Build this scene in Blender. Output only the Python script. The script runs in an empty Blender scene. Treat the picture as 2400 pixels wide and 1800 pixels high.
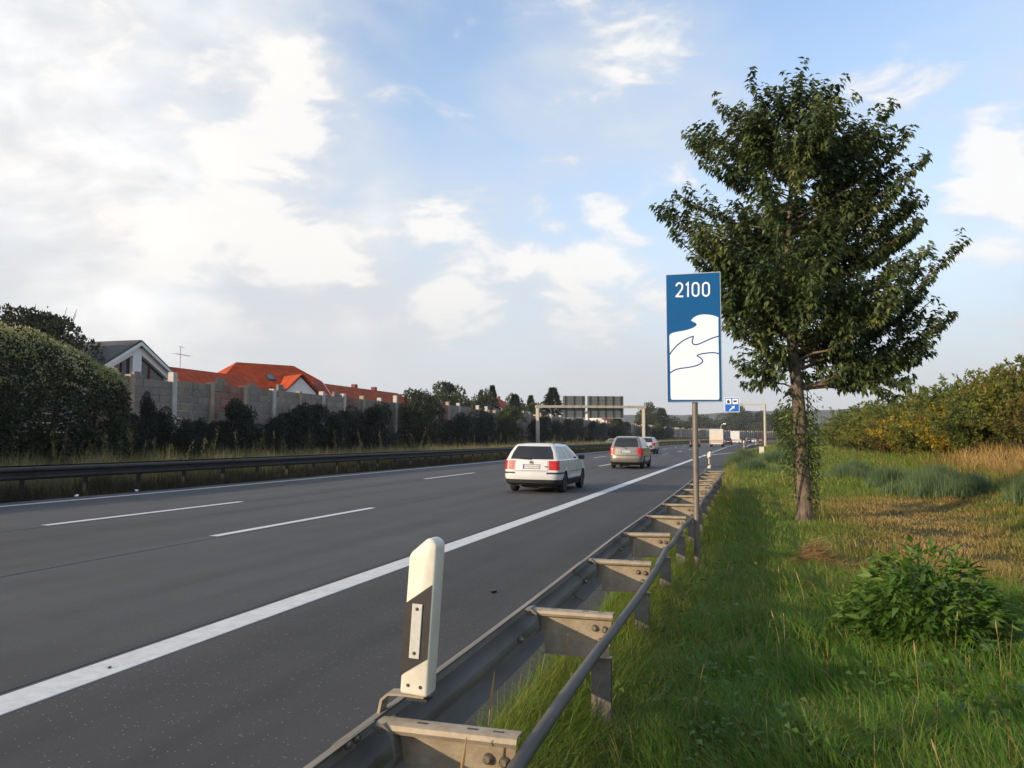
import bpy, bmesh, math, random
import numpy as np
from mathutils import Vector, Matrix

R = math.radians
sc = bpy.context.scene
COL = sc.collection

# ------------------------------------------------------------------ camera
PHI = R(16.02)                      # the lens points 16 degrees to the left of the road's direction
cam_d = bpy.data.cameras.new('camera')
cam = bpy.data.objects.new('camera', cam_d); COL.objects.link(cam)
cam.location = (0, 0, 1.70)
cam.rotation_euler = (R(90 + 3.87), 0, PHI)
cam_d.sensor_width = 36; cam_d.lens = 29.25
cam_d.clip_start = 0.05; cam_d.clip_end = 9000
sc.camera = cam

# ------------------------------------------------------------------ world, sun, exposure
SUN_EL, SUN_AZ = R(15), R(42)       # sun stands low, behind the viewer and to the left (angle from -Y towards -X)
sun_vec = Vector((-math.sin(SUN_AZ)*math.cos(SUN_EL), -math.cos(SUN_AZ)*math.cos(SUN_EL), math.sin(SUN_EL)))
sd = bpy.data.lights.new('sun', 'SUN'); sd.energy = 2.2; sd.angle = R(0.6); sd.color = (1.0, 0.80, 0.55)
sun = bpy.data.objects.new('sun', sd); COL.objects.link(sun)
sun.rotation_euler = (-sun_vec).to_track_quat('-Z', 'Y').to_euler()
sun.location = (-60, -60, 60)

sc.view_settings.view_transform = 'Standard'
sc.view_settings.look = 'None'
sc.view_settings.exposure = 1.12
sc.view_settings.gamma = 1.0
sc.view_settings.use_curve_mapping = False

def dir_px(x, y):
    """A direction in the world for a place in the sky (used for where the clouds stand)."""
    u = (x-1200)/1950; v = (900-y)/1950
    d = Vector((u, v, -1)); d.normalize()
    return cam.rotation_euler.to_matrix() @ d

world = bpy.data.worlds.new('World'); sc.world = world; world.use_nodes = True
def build_world():
    nt = world.node_tree; N = nt.nodes; L = nt.links
    N.clear()
    out = N.new('ShaderNodeOutputWorld'); bg = N.new('ShaderNodeBackground')
    L.new(bg.outputs[0], out.inputs[0])
    sky = N.new('ShaderNodeTexSky'); sky.sky_type = 'NISHITA'; sky.sun_disc = False
    sky.sun_elevation = SUN_EL; sky.sun_rotation = math.pi + SUN_AZ
    sky.air_density = 1.0; sky.dust_density = 1.2; sky.ozone_density = 1.6
    bg.inputs['Strength'].default_value = 0.15
    tc = N.new('ShaderNodeTexCoord')
    def math_(op, a, b=None, c=None, clamp=False):
        n = N.new('ShaderNodeMath'); n.operation = op; n.use_clamp = clamp
        for i, v in enumerate((a, b, c)):
            if v is None: continue
            if isinstance(v, (int, float)): n.inputs[i].default_value = v
            else: L.new(v, n.inputs[i])
        return n.outputs[0]
    def mixc(f, a, b):
        n = N.new('ShaderNodeMix'); n.data_type = 'RGBA'
        if isinstance(f, (int, float)): n.inputs[0].default_value = f
        else: L.new(f, n.inputs[0])
        for i, v in ((6, a), (7, b)):
            if isinstance(v, tuple): n.inputs[i].default_value = v + (1,)
            else: L.new(v, n.inputs[i])
        return n.outputs[2]
    nrm = N.new('ShaderNodeVectorMath'); nrm.operation = 'NORMALIZE'; L.new(tc.outputs['Generated'], nrm.inputs[0])
    D = nrm.outputs[0]
    sep = N.new('ShaderNodeSeparateXYZ'); L.new(D, sep.inputs[0])
    zc = math_('MAXIMUM', sep.outputs[2], 0.0)
    zz = math_('ADD', zc, 0.22)
    px = math_('DIVIDE', sep.outputs[0], zz); py = math_('DIVIDE', sep.outputs[1], zz)
    cmb = N.new('ShaderNodeCombineXYZ'); L.new(px, cmb.inputs[0]); L.new(py, cmb.inputs[1])
    def noise(vec, scale, detail, rough, dist=0.0):
        n = N.new('ShaderNodeTexNoise'); n.inputs['Scale'].default_value = scale
        n.inputs['Detail'].default_value = detail; n.inputs['Roughness'].default_value = rough
        n.inputs['Distortion'].default_value = dist
        L.new(vec, n.inputs['Vector']); return n.outputs[0]
    sq = N.new('ShaderNodeVectorMath'); sq.operation = 'MULTIPLY'; L.new(D, sq.inputs[0]); sq.inputs[1].default_value = (1.0, 1.0, 2.1)
    n1 = noise(sq.outputs[0], 2.2, 9, 0.55, 0.5)
    n2 = noise(sq.outputs[0], 9.5, 9, 0.56, 0.35)
    n3 = noise(cmb.outputs[0], 1.3, 6, 0.55, 0.8)
    def sstep(v, a, b, lo=0.0, hi=1.0):
        m = N.new('ShaderNodeMapRange'); m.interpolation_type = 'SMOOTHSTEP'
        m.inputs['From Min'].default_value = a; m.inputs['From Max'].default_value = b
        m.inputs['To Min'].default_value = lo; m.inputs['To Max'].default_value = hi
        L.new(v, m.inputs['Value']); return m.outputs[0]
    def banks(tot, lst):
        for (bx, by, rad, w) in lst:
            d = dir_px(bx, by)
            dp = N.new('ShaderNodeVectorMath'); dp.operation = 'DOT_PRODUCT'
            L.new(D, dp.inputs[0]); dp.inputs[1].default_value = d
            tot = math_('ADD', tot, sstep(dp.outputs['Value'], math.cos(rad), 1.0, 0.0, w))
        return tot
    # a thin veil everywhere, thick banks of cloud to the left, a clearing ahead (direction, half width, weight)
    veil = math_('ADD', math_('MULTIPLY', n1, 1.10), math_('ADD', math_('MULTIPLY', n3, 0.60), math_('MULTIPLY', n2, 0.26)))
    veil = banks(veil, [(-200, 250, 1.05, .36), (300, 160, .46, .10), (420, 340, .34, .10), (980, 300, .40, -.26), (1900, 260, .40, -.10),
                        (1250, 200, .24, -.10), (1700, 90, .26, -.08), (900, 440, .16, -.05), (2300, 220, .2, .08), (560, 620, .34, .07), (1050, 700, .32, -.04), (1480, 30, .18, .16), (1360, 330, .2, .05)])
    # sharper heaped clouds, low ahead
    heap = banks(n2, [(1330, 575, .09, .06), (1500, 500, .10, .12), (1250, 555, .07, .03), (1360, 370, .10, .055), (1060, 510, .08, .13), (520, 560, .09, .14), (340, 540, .08, .12), (650, 600, .08, .12), (800, 590, .08, .06), (1180, 650, .10, .07),
                      (2380, 540, .14, .17), (2330, 410, .09, .08), (1060, 740, .09, .16), (1430, 740, .11, .17), (1300, 650, .09, .09), (900, 660, .10, .06), (1480, 40, .12, .10), (1230, 40, .10, .09), (250, 310, .34, .11), (560, 250, .14, .12), (2150, 210, .16, .05), (860, 680, .14, .05), (1080, 110, .05, .06), (680, 270, .05, .06)])
    CW = world_cols
    gain = N.new('ShaderNodeVectorMath'); gain.operation = 'MULTIPLY'; L.new(sky.outputs[0], gain.inputs[0]); gain.inputs[1].default_value = CW['sky_gain']
    col = mixc(sstep(sep.outputs[2], 0.62, 0.02, 0.05, 0.75), gain.outputs[0], CW['cloud_thin'])
    col = mixc(sstep(veil, 0.80, 1.34), col, CW['cloud_thin'])
    under = noise(sq.outputs[0], 3.6, 7, 0.55, 0.4)
    ccol = mixc(sstep(under, 0.36, 0.66), CW['cloud_grey'], CW['cloud_bright'])
    col = mixc(sstep(veil, 1.06, 1.70, 0, .95), col, ccol)
    lit = mixc(sstep(heap, 0.62, 0.78), CW['cloud_mid'], CW['cloud_white'])
    col = mixc(sstep(heap, 0.60, 0.80, 0, .82), col, lit)
    # the low layer of haze over the horizon, brighter towards the left
    left = N.new('ShaderNodeVectorMath'); left.operation = 'DOT_PRODUCT'; L.new(D, left.inputs[0]); left.inputs[1].default_value = (-.95, .3, 0)
    hc = mixc(sstep(left.outputs['Value'], 0.10, 0.75), CW['horizon'], CW['horizon_left'])
    hz = sstep(sep.outputs[2], 0.23, 0.01)
    hzf = math_('MULTIPLY', hz, math_('ADD', 0.40, math_('MULTIPLY', n1, 0.85)), clamp=True)
    col = mixc(hzf, col, hc)
    L.new(col, bg.inputs['Color'])
world_cols = dict(cloud_grey=(2.40, 2.40, 2.44), cloud_mid=(2.55, 2.53, 2.54), cloud_white=(3.25, 3.15, 3.03), cloud_bright=(4.3, 4.2, 4.05), cloud_thin=(2.20, 2.36, 2.58), horizon=(1.66, 1.67, 1.82), horizon_left=(2.12, 2.15, 2.20), sky_gain=(.86, .89, .94))
build_world()

# ------------------------------------------------------------------ helpers: objects
def tag(o, label=None, cat=None, group=None, kind=None):
    if label: o['label'] = label
    if cat: o['category'] = cat
    if group: o['group'] = group
    if kind: o['kind'] = kind
    return o
def empty(name, loc=(0, 0, 0), rz=0.0):
    o = bpy.data.objects.new(name, None); COL.objects.link(o)
    o.location = loc; o.rotation_euler = (0, 0, rz); o.empty_display_size = .2
    return o
def link(name, me, parent=None, loc=None, rz=None, scale=None):
    o = bpy.data.objects.new(name, me); COL.objects.link(o)
    if parent is not None: o.parent = parent
    if loc is not None: o.location = loc
    if rz is not None: o.rotation_euler = (0, 0, rz)
    if scale is not None: o.scale = scale
    return o
def kids(o): return [c for c in bpy.data.objects if c.parent is o]
def copy_tree(o, parent=None):
    c = o.copy(); COL.objects.link(c); c.parent = parent
    for ch in list(o.children): copy_tree(ch, c)
    return c

class MB:
    """Collects vertices and faces of one mesh."""
    def __init__(s): s.v = []; s.f = []
    def add(s, vs, fs):
        b = len(s.v); s.v += [tuple(p) for p in vs]; s.f += [tuple(b+i for i in f) for f in fs]; return s
    def box(s, x0, x1, y0, y1, z0, z1):
        return s.add([(x0,y0,z0),(x1,y0,z0),(x1,y1,z0),(x0,y1,z0),(x0,y0,z1),(x1,y0,z1),(x1,y1,z1),(x0,y1,z1)],
                     [(3,2,1,0),(4,5,6,7),(0,1,5,4),(1,2,6,5),(2,3,7,6),(3,0,4,7)])
    def tube(s, pts, rad, n=10, caps=True):
        pts = [Vector(p) for p in pts]; m = len(pts)
        rad = [rad]*m if not hasattr(rad, '__len__') else rad
        vs = []; ref = None
        for i, p in enumerate(pts):
            t = (pts[min(i+1, m-1)] - pts[max(i-1, 0)]).normalized()
            if ref is None:
                ref = Vector((0,0,1)) if abs(t.z) < .9 else Vector((1,0,0))
            a = t.cross(ref).normalized(); b = t.cross(a).normalized(); ref = -b if False else a.cross(t).normalized()
            for k in range(n):
                w = 2*math.pi*k/n
                vs.append(p + a*math.cos(w)*rad[i] + b*math.sin(w)*rad[i])
        fs = []
        for i in range(m-1):
            for k in range(n):
                k2 = (k+1) % n
                fs.append((i*n+k, i*n+k2, (i+1)*n+k2, (i+1)*n+k))
        if caps:
            fs.append(tuple(range(n-1, -1, -1))); fs.append(tuple((m-1)*n+k for k in range(n)))
        return s.add(vs, fs)
    def prism(s, poly, axis, a, b):
        """Extrude a 2D polygon along an axis ('x','y','z') from a to b."""
        n = len(poly)
        def P(u, v, w):
            return {'x': (w,u,v), 'y': (u,w,v), 'z': (u,v,w)}[axis]
        vs = [P(u,v,a) for u,v in poly] + [P(u,v,b) for u,v in poly]
        fs = [tuple(range(n-1,-1,-1)), tuple(range(n,2*n))]
        fs += [(i, (i+1)%n, n+(i+1)%n, n+i) for i in range(n)]
        return s.add(vs, fs)
    def slab(s, quad, t):
        """A flat polygon given thickness t downwards."""
        n = len(quad); q = [Vector(p) for p in quad]
        nor = Vector((0,0,0))
        for i in range(n): nor += q[i].cross(q[(i+1)%n])
        nor.normalize()
        vs = q + [p - nor*t for p in q]
        return s.add(vs, [tuple(range(n)), tuple(range(2*n-1, n-1, -1))] + [((i+1)%n, i, n+i, n+(i+1)%n) for i in range(n)])
    def lathe(s, prof, n=24, axis='x', origin=(0,0,0)):
        """Profile of (radius, along) turned about an axis."""
        vs = []; m = len(prof)
        for r, a in prof:
            for k in range(n):
                w = 2*math.pi*k/n; c, d = r*math.cos(w), r*math.sin(w)
                p = {'x': (a,c,d), 'y': (c,a,d), 'z': (c,d,a)}[axis]
                vs.append((p[0]+origin[0], p[1]+origin[1], p[2]+origin[2]))
        fs = [(i*n+k, i*n+(k+1)%n, (i+1)*n+(k+1)%n, (i+1)*n+k) for i in range(m-1) for k in range(n)]
        if prof[0][0] > 1e-4: fs.append(tuple(range(n-1,-1,-1)))
        if prof[-1][0] > 1e-4: fs.append(tuple((m-1)*n+k for k in range(n)))
        return s.add(vs, fs)
    def mesh(s, name, mat, smooth=None, bevel=0.0, segs=2):
        me = bpy.data.meshes.new(name)
        me.from_pydata(s.v, [], s.f); 
        bm = bmesh.new(); bm.from_mesh(me)
        bmesh.ops.remove_doubles(bm, verts=bm.verts, dist=1e-5)
        bmesh.ops.recalc_face_normals(bm, faces=bm.faces)
        if bevel:
            bmesh.ops.bevel(bm, geom=[e for e in bm.edges if len(e.link_faces) == 2 and e.calc_face_angle(0) > R(35)], offset=bevel, segments=segs, affect='EDGES', profile=.5)
        bm.to_mesh(me); bm.free()
        if mat: me.materials.append(mat)
        if smooth is not None:
            me.polygons.foreach_set('use_smooth', [True]*len(me.polygons))
            me.set_sharp_from_angle(angle=R(smooth))
        return me
    def build(s, name, mat, parent=None, smooth=None, bevel=0.0, segs=2):
        return link(name, s.mesh(name, mat, smooth, bevel, segs), parent)

def big_mesh(name, V, polys, mats, smooth=False):
    """V (n,3); polys: list of int arrays (m,k)."""
    me = bpy.data.meshes.new(name)
    V = np.ascontiguousarray(V, dtype=np.float32)
    me.vertices.add(len(V)); me.vertices.foreach_set('co', V.ravel())
    loops = np.concatenate([p.ravel() for p in polys]).astype(np.int32)
    cnt = np.concatenate([np.full(len(p), p.shape[1], dtype=np.int32) for p in polys])
    start = np.concatenate([[0], np.cumsum(cnt)[:-1]]).astype(np.int32)
    me.loops.add(len(loops)); me.loops.foreach_set('vertex_index', loops)
    me.polygons.add(len(cnt)); me.polygons.foreach_set('loop_start', start)
    if smooth: me.polygons.foreach_set('use_smooth', np.ones(len(cnt), dtype=bool))
    for m in (mats if isinstance(mats, (list, tuple)) else [mats]): me.materials.append(m)
    me.update(calc_edges=True)
    return me

# ------------------------------------------------------------------ helpers: materials
def new_mat(name):
    m = bpy.data.materials.new(name); m.use_nodes = True
    return m, m.node_tree.nodes, m.node_tree.links, m.node_tree.nodes['Principled BSDF']
def ramp(N, stops):
    r = N.new('ShaderNodeValToRGB')
    e = r.color_ramp.elements
    while len(e) < len(stops): e.new(.5)
    for i, (p, c) in enumerate(stops):
        e[i].position = p; e[i].color = tuple(c) + (1,)
    return r
def mat(name, col, rough=.6, metal=0.0, var=.12, scale=6.0, bump=0.0, bscale=60.0, spec=.5, coat=0.0, stretch=None, col2=None, detail=6):
    m, N, L, p = new_mat(name)
    tc = N.new('ShaderNodeTexCoord'); vec = tc.outputs['Object']
    if stretch:
        mp = N.new('ShaderNodeMapping'); mp.inputs['Scale'].default_value = stretch
        L.new(vec, mp.inputs[0]); vec = mp.outputs[0]
    n = N.new('ShaderNodeTexNoise'); n.inputs['Scale'].default_value = scale; n.inputs['Detail'].default_value = detail; n.inputs['Roughness'].default_value = .65
    L.new(vec, n.inputs['Vector'])
    c = np.array(col); d = np.array(col2) if col2 else c*(1-var*1.6)
    u = np.minimum(c*(1+var), 1)
    r = ramp(N, [(.32, d), (.68, u)])
    L.new(n.outputs[0], r.inputs[0]); L.new(r.outputs[0], p.inputs['Base Color'])
    rr = N.new('ShaderNodeMapRange'); rr.inputs['To Min'].default_value = max(rough-.08, .02); rr.inputs['To Max'].default_value = min(rough+.08, 1)
    L.new(n.outputs[0], rr.inputs['Value']); L.new(rr.outputs[0], p.inputs['Roughness'])
    p.inputs['Metallic'].default_value = metal
    p.inputs['Specular IOR Level'].default_value = spec
    p.inputs['Coat Weight'].default_value = coat; p.inputs['Coat Roughness'].default_value = .05
    if bump:
        b = N.new('ShaderNodeTexNoise'); b.inputs['Scale'].default_value = bscale; b.inputs['Detail'].default_value = 4
        L.new(vec, b.inputs['Vector'])
        bm_ = N.new('ShaderNodeBump'); bm_.inputs['Strength'].default_value = bump; bm_.inputs['Distance'].default_value = .01
        L.new(b.outputs[0], bm_.inputs['Height']); L.new(bm_.outputs[0], p.inputs['Normal'])
    return m
def leaf_mat(name, cols, rough=.5, transl=.3, patch=None, pscale=.35, gloss=.4):
    """Leaves: the colour changes from leaf to leaf and in larger clumps."""
    m, N, L, p = new_mat(name)
    g = N.new('ShaderNodeNewGeometry'); tc = N.new('ShaderNodeTexCoord')
    k = len(cols)
    r = ramp(N, [(i/max(k-1, 1), c) for i, c in enumerate(cols)])
    n = N.new('ShaderNodeTexNoise'); n.inputs['Scale'].default_value = pscale; n.inputs['Detail'].default_value = 3
    L.new(g.outputs['Position'], n.inputs['Vector'])
    a = N.new('ShaderNodeMath'); a.operation = 'MULTIPLY_ADD'; a.inputs[1].default_value = .62; 
    L.new(g.outputs['Random Per Island'], a.inputs[0])
    mr = N.new('ShaderNodeMapRange'); mr.inputs['From Min'].default_value = .35; mr.inputs['From Max'].default_value = .65
    mr.inputs['To Min'].default_value = -.12; mr.inputs['To Max'].default_value = .5
    L.new(n.outputs[0], mr.inputs['Value']); L.new(mr.outputs[0], a.inputs[2]); a.use_clamp = True
    L.new(a.outputs[0], r.inputs[0])
    L.new(r.outputs[0], p.inputs['Base Color']); p.inputs['Roughness'].default_value = rough
    p.inputs['Specular IOR Level'].default_value = gloss
    t = N.new('ShaderNodeBsdfTranslucent'); L.new(r.outputs[0], t.inputs[0])
    mx = N.new('ShaderNodeMixShader'); mx.inputs[0].default_value = transl
    out = N['Material Output']
    L.new(p.outputs[0], mx.inputs[1]); L.new(t.outputs[0], mx.inputs[2]); L.new(mx.outputs[0], out.inputs[0])
    return m

M = {}
M['steel'] = mat('galvanised_steel', (.185, .168, .146), .58, .25, .22, 5, .12, 40, stretch=(1, .35, 1))
M['steel_spacer'] = mat('spacer_steel', (.37, .315, .235), .6, .25, .12, 7, .2, 50, col2=(.25, .185, .115))
M['steel_dark'] = mat('weathered_steel', (.036, .031, .029), .7, .2, .3, 4, .1, 30)
M['steel_beam'] = mat('beam_steel', (.195, .178, .155), .6, .25, .12, 3, .15, 40, stretch=(1, .25, 1), col2=(.125, .108, .09))
M['tube_steel'] = mat('tube_steel', (.125, .115, .102), .62, .25, .15, 5, .15, 40, stretch=(1, .3, 1), col2=(.085, .074, .062))
M['bolt'] = mat('bolt_metal', (.30, .26, .2), .5, .8, .3, 40)
M['rust'] = mat('rusty_bolt', (.10, .07, .05), .7, .4, .3, 40)
M['white_plastic'] = mat('white_plastic', (.76, .72, .61), .45, 0, .02, 7, .05, 80, col2=(.60, .54, .43), detail=9)
M['black_plastic'] = mat('black_plastic', (.030, .026, .024), .5, 0, .15, 20)
M['reflector'] = mat('reflector', (.72, .70, .64), .22, .25, .06, 60)
M['grey_pole'] = mat('pole_metal', (.20, .17, .14), .55, .3, .14, 5)
M['sign_white'] = mat('sign_white', (.76, .80, .88), .5, 0, .02, 6)
M['sign_blue'] = mat('sign_blue', (.001, .090, .265), .6, 0, .04, 5, spec=.2)
M['sign_edge'] = mat('sign_edge', (.62, .58, .54), .45, .3, .1, 8)
M['sign_blue_bright'] = mat('sign_blue_bright', (.004, .12, .55), .4, 0, .04, 5)
M['sign_back'] = mat('sign_back', (.17, .18, .17), .6, .4, .12, 2)
M['gantry'] = mat('gantry_paint', (.46, .41, .32), .6, .1, .08, 3)
M['concrete'] = mat('concrete', (.37, .35, .31), .85, 0, .18, 3, .15, 20)
M['pillar_light'] = mat('pillar_light', (.50, .47, .42), .85, 0, .12, 2, .15, 20)
M['pillar_tan'] = mat('pillar_tan', (.38, .28, .20), .85, 0, .14, 2, .15, 20)
WALLC = [(.280,.225,.172), (.225,.185,.145), (.330,.265,.200), (.245,.208,.172), (.285,.155,.108), (.24,.115,.082), (.30,.185,.135)]
M['blocks'] = [mat('wall_block', c, .9, 0, .2, 2.2, .3, 16, stretch=(3, 3, 1)) for c in WALLC]
M['white_wall'] = mat('white_render', (.78, .76, .72), .85, 0, .04, 2, .05, 30)
M['roof_orange'] = mat('roof_orange', (.50, .075, .012), .8, 0, .16, 3.5, .4, 12)
M['roof_red'] = mat('roof_red', (.36, .062, .016), .85, 0, .2, 3.0, .4, 12)
def roof_mat(name, base, dark):
    m, N, L, p = new_mat(name)
    tc = N.new('ShaderNodeTexCoord')
    n = N.new('ShaderNodeTexNoise'); n.inputs['Scale'].default_value = 1.1; n.inputs['Detail'].default_value = 7; L.new(tc.outputs['Object'], n.inputs['Vector'])
    n2 = N.new('ShaderNodeTexNoise'); n2.inputs['Scale'].default_value = 9; n2.inputs['Detail'].default_value = 2; L.new(tc.outputs['Object'], n2.inputs['Vector'])
    ad = N.new('ShaderNodeMath'); ad.operation = 'MULTIPLY_ADD'; ad.inputs[1].default_value = .5; L.new(n2.outputs[0], ad.inputs[0]); L.new(n.outputs[0], ad.inputs[2])
    r = ramp(N, [(.52, dark), (.75, base), (.98, tuple(min(1, c*1.3+.01) for c in base))]); L.new(ad.outputs[0], r.inputs[0])
    w = N.new('ShaderNodeTexWave'); w.wave_type = 'BANDS'; w.bands_direction = 'Z'; w.wave_profile = 'SAW'; w.inputs['Scale'].default_value = 1.55; w.inputs['Distortion'].default_value = .0
    L.new(tc.outputs['Object'], w.inputs['Vector'])
    b = N.new('ShaderNodeBump'); b.inputs['Strength'].default_value = .9; b.inputs['Distance'].default_value = .06; L.new(w.outputs['Fac'], b.inputs['Height'])
    L.new(r.outputs[0], p.inputs['Base Color']); L.new(b.outputs[0], p.inputs['Normal']); p.inputs['Roughness'].default_value = .85
    p.inputs['Specular IOR Level'].default_value = .2
    return m
M['roof_orange'] = roof_mat('roof_orange', (.40, .060, .016), (.25, .044, .016)); M['roof_red'] = roof_mat('roof_red', (.33, .062, .018), (.20, .042, .016))
M['roof_grey'] = mat('roof_grey', (.075, .07, .07), .8, 0, .15, 3, .3, 12)
M['brick'] = mat('brick_red', (.20, .05, .035), .85, 0, .2, 8)
M['red_wood'] = mat('red_wood', (.16, .018, .018), .6, 0, .15, 6)
M['glass'] = mat('window_glass', (.022, .027, .033), .08, 0, .2, 2, spec=.6)
M['skylight'] = mat('skylight_glass', (.05, .12, .15), .06, 0, .1, 2, spec=.9)
M['bark'] = mat('bark', (.155, .115, .085), .9, 0, .35, 9, .7, 26, stretch=(1, 1, .35))
M['bark_dark'] = mat('bark_dark', (.05, .038, .028), .9, 0, .3, 6)
M['tyre'] = mat('tyre_rubber', (.016, .016, .017), .8, 0, .1, 20)
M['rim'] = mat('wheel_rim', (.36, .36, .37), .35, .8, .06, 20)
M['dark_trim'] = mat('dark_trim', (.02, .02, .021), .55, 0, .1, 12)
M['under'] = mat('underbody', (.012, .011, .011), .85, 0, .15, 6)
M['car_white'] = mat('paint_white', (.66, .66, .645), .3, 0, .02, 3, coat=.6)
M['car_champagne'] = mat('paint_champagne', (.30, .265, .215), .32, .55, .04, 3, coat=.6)
M['car_silver'] = mat('paint_silver', (.52, .53, .54), .3, .5, .03, 3, coat=.6)
M['car_dark'] = mat('paint_dark', (.03, .032, .038), .28, .3, .05, 3, coat=.7)
M['car_cream'] = mat('paint_cream', (.72, .70, .52), .3, 0, .03, 3, coat=.6)
M['car_red'] = mat('paint_red', (.45, .10, .05), .3, 0, .03, 3, coat=.6)
M['car_glass'] = mat('car_glass', (.020, .021, .023), .06, 0, .1, 2, spec=.7)
M['tail_red'] = mat('tail_lamp_red', (.52, .005, .004), .35, 0, .1, 30, coat=.15)
M['tail_clear'] = mat('tail_lamp_amber', (.75, .22, .02), .35, 0, .1, 30, coat=.1)
M['lamp_clear'] = mat('lamp_clear', (.7, .7, .7), .12, .2, .05, 30, coat=.8)
M['plate'] = mat('plate_white', (.62, .63, .66), .4, 0, .05, 40)
M['plate_blue'] = mat('plate_blue', (.02, .06, .35), .4, 0, .05, 40)
M['chrome'] = mat('chrome', (.6, .6, .6), .15, 1, .04, 20)
M['truck_box'] = mat('truck_box', (.66, .60, .50), .55, 0, .06, 2)
M['orange_lens'] = mat('orange_lens', (.62, .20, .06), .3, 0, .1, 20)
M['paint_line'] = mat('road_paint', (.66, .655, .63), .6, 0, .08, 9, .25, 120, col2=(.53, .525, .505), detail=12)
M['tar'] = mat('tar_joint', (.034, .033, .033), .7, 0, .15, 8)
M['straw'] = leaf_mat('straw', [(.28,.17,.07), (.40,.26,.11), (.50,.34,.16)], .7, .15)
M['industrial'] = mat('industrial_wall', (.50, .52, .52), .7, 0, .06, 1)

LM = {}
LM['cherry'] = leaf_mat('cherry_leaf', [(.034,.058,.022), (.060,.094,.032), (.090,.130,.042), (.130,.168,.055), (.24,.25,.08)], .38, .3, pscale=.9, gloss=.5)
LM['ivy'] = leaf_mat('climber_leaf', [(.03,.05,.012), (.055,.085,.018), (.10,.14,.03), (.16,.19,.05)], .45, .3, pscale=2)
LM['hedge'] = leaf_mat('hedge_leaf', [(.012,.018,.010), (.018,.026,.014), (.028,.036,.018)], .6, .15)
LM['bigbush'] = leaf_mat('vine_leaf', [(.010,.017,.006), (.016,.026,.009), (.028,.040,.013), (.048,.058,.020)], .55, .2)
LM['bloom'] = leaf_mat('vine_bloom', [(.17,.20,.05), (.34,.34,.12), (.58,.54,.30)], .7, .4)
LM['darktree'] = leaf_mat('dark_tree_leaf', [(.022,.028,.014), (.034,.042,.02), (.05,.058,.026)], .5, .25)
LM['tree'] = leaf_mat('far_tree_leaf', [(.028,.042,.018), (.045,.062,.024), (.07,.085,.032)], .55, .25)
LM['conifer'] = leaf_mat('conifer_leaf', [(.018,.03,.018), (.028,.044,.024), (.04,.058,.03)], .6, .15)
LM['olive'] = leaf_mat('bank_olive', [(.070,.090,.014), (.110,.130,.018), (.165,.175,.022), (.24,.215,.028)], .55, .35)
LM['green'] = leaf_mat('bank_green', [(.065,.090,.018), (.10,.13,.025), (.16,.18,.035)], .55, .35)
LM['yellow'] = leaf_mat('bank_yellow', [(.12,.11,.014), (.26,.20,.016), (.55,.36,.012)], .55, .35)
LM['brown'] = leaf_mat('bank_brown', [(.085,.078,.014), (.13,.105,.018), (.21,.115,.020)], .6, .3)
LM['dock'] = leaf_mat('broad_leaf', [(.040,.088,.012), (.070,.145,.018), (.11,.20,.028), (.17,.25,.04)], .42, .4, pscale=3)

# ------------------------------------------------------------------ the lie of the land
def sst(a, b, x):
    t = np.clip((np.asarray(x, float)-a)/(b-a), 0, 1); return t*t*(3-2*t)
def off(s):
    s = np.asarray(s, float)
    return .00013*np.maximum(s-150, 0)**2 + .0006*np.maximum(s-400, 0)**2
def rise(s):
    s = np.asarray(s, float); return .0025*np.maximum(s-20, 0)
def redge(s): return -1.42 + 2.2*sst(80, 150, s)          # right edge of the asphalt: the exit lane opens
def roadz(l):
    l = np.asarray(l, float)
    return np.where(l > -1.4, .021, np.where(l > -19, -.015*l, .285 + .015*(l+19)*1.0))
def bump(l, s):
    return .035*np.sin(l*1.9+s*.7)*np.sin(s*1.3-l*.6) + .02*np.sin(l*4.1+1)*np.sin(s*3.3)
def ground(l, s):
    l = np.asarray(l, float); s = np.asarray(s, float)
    v = .0 + .02*sst(0, 4, l) + bump(l, s)*sst(-1.2, .4, l)
    v = v + .55*sst(4.0, 7.6, l) + 1.55*sst(6.8, 12.5, l) - .5*sst(16, 40, l)
    med = .21 + .10*sst(-17, -18.5, l) + bump(l, s)
    left = -.06 + 2.15*sst(-34.6, -37.2, l)
    z = np.where(l > -8, v, np.where(l > -27, med, left))
    under = roadz(l) - .07
    onroad = ((l < redge(s)+.12) & (l > -16.75)) | ((l < -21.3) & (l > -33.6))
    return np.where(onroad, under, z) + rise(s)
def gz(l, s): return float(ground(l, s))
def gp(l, s, h=0.0): return (l + float(off(s)), s, gz(l, s) + h)
def rp(l, s, h=0.0): return (l + float(off(s)), s, float(roadz(l)) + float(rise(s)) + h)

def grid_sheet(name, lats, ss, zf, m, parent=None):
    lats = np.array(lats, float); ss = np.array(ss, float)
    Lg, Sg = np.meshgrid(lats, ss)
    V = np.stack([Lg+off(np.minimum(Sg, 900)), Sg, zf(Lg, Sg)], -1).reshape(-1, 3)
    nl = len(lats); i = np.arange(len(ss)-1)[:, None]*nl + np.arange(nl-1)[None, :]
    F = np.stack([i, i+1, i+1+nl, i+nl], -1).reshape(-1, 4)
    return link(name, big_mesh(name, V, [F], m, True), parent)

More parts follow.
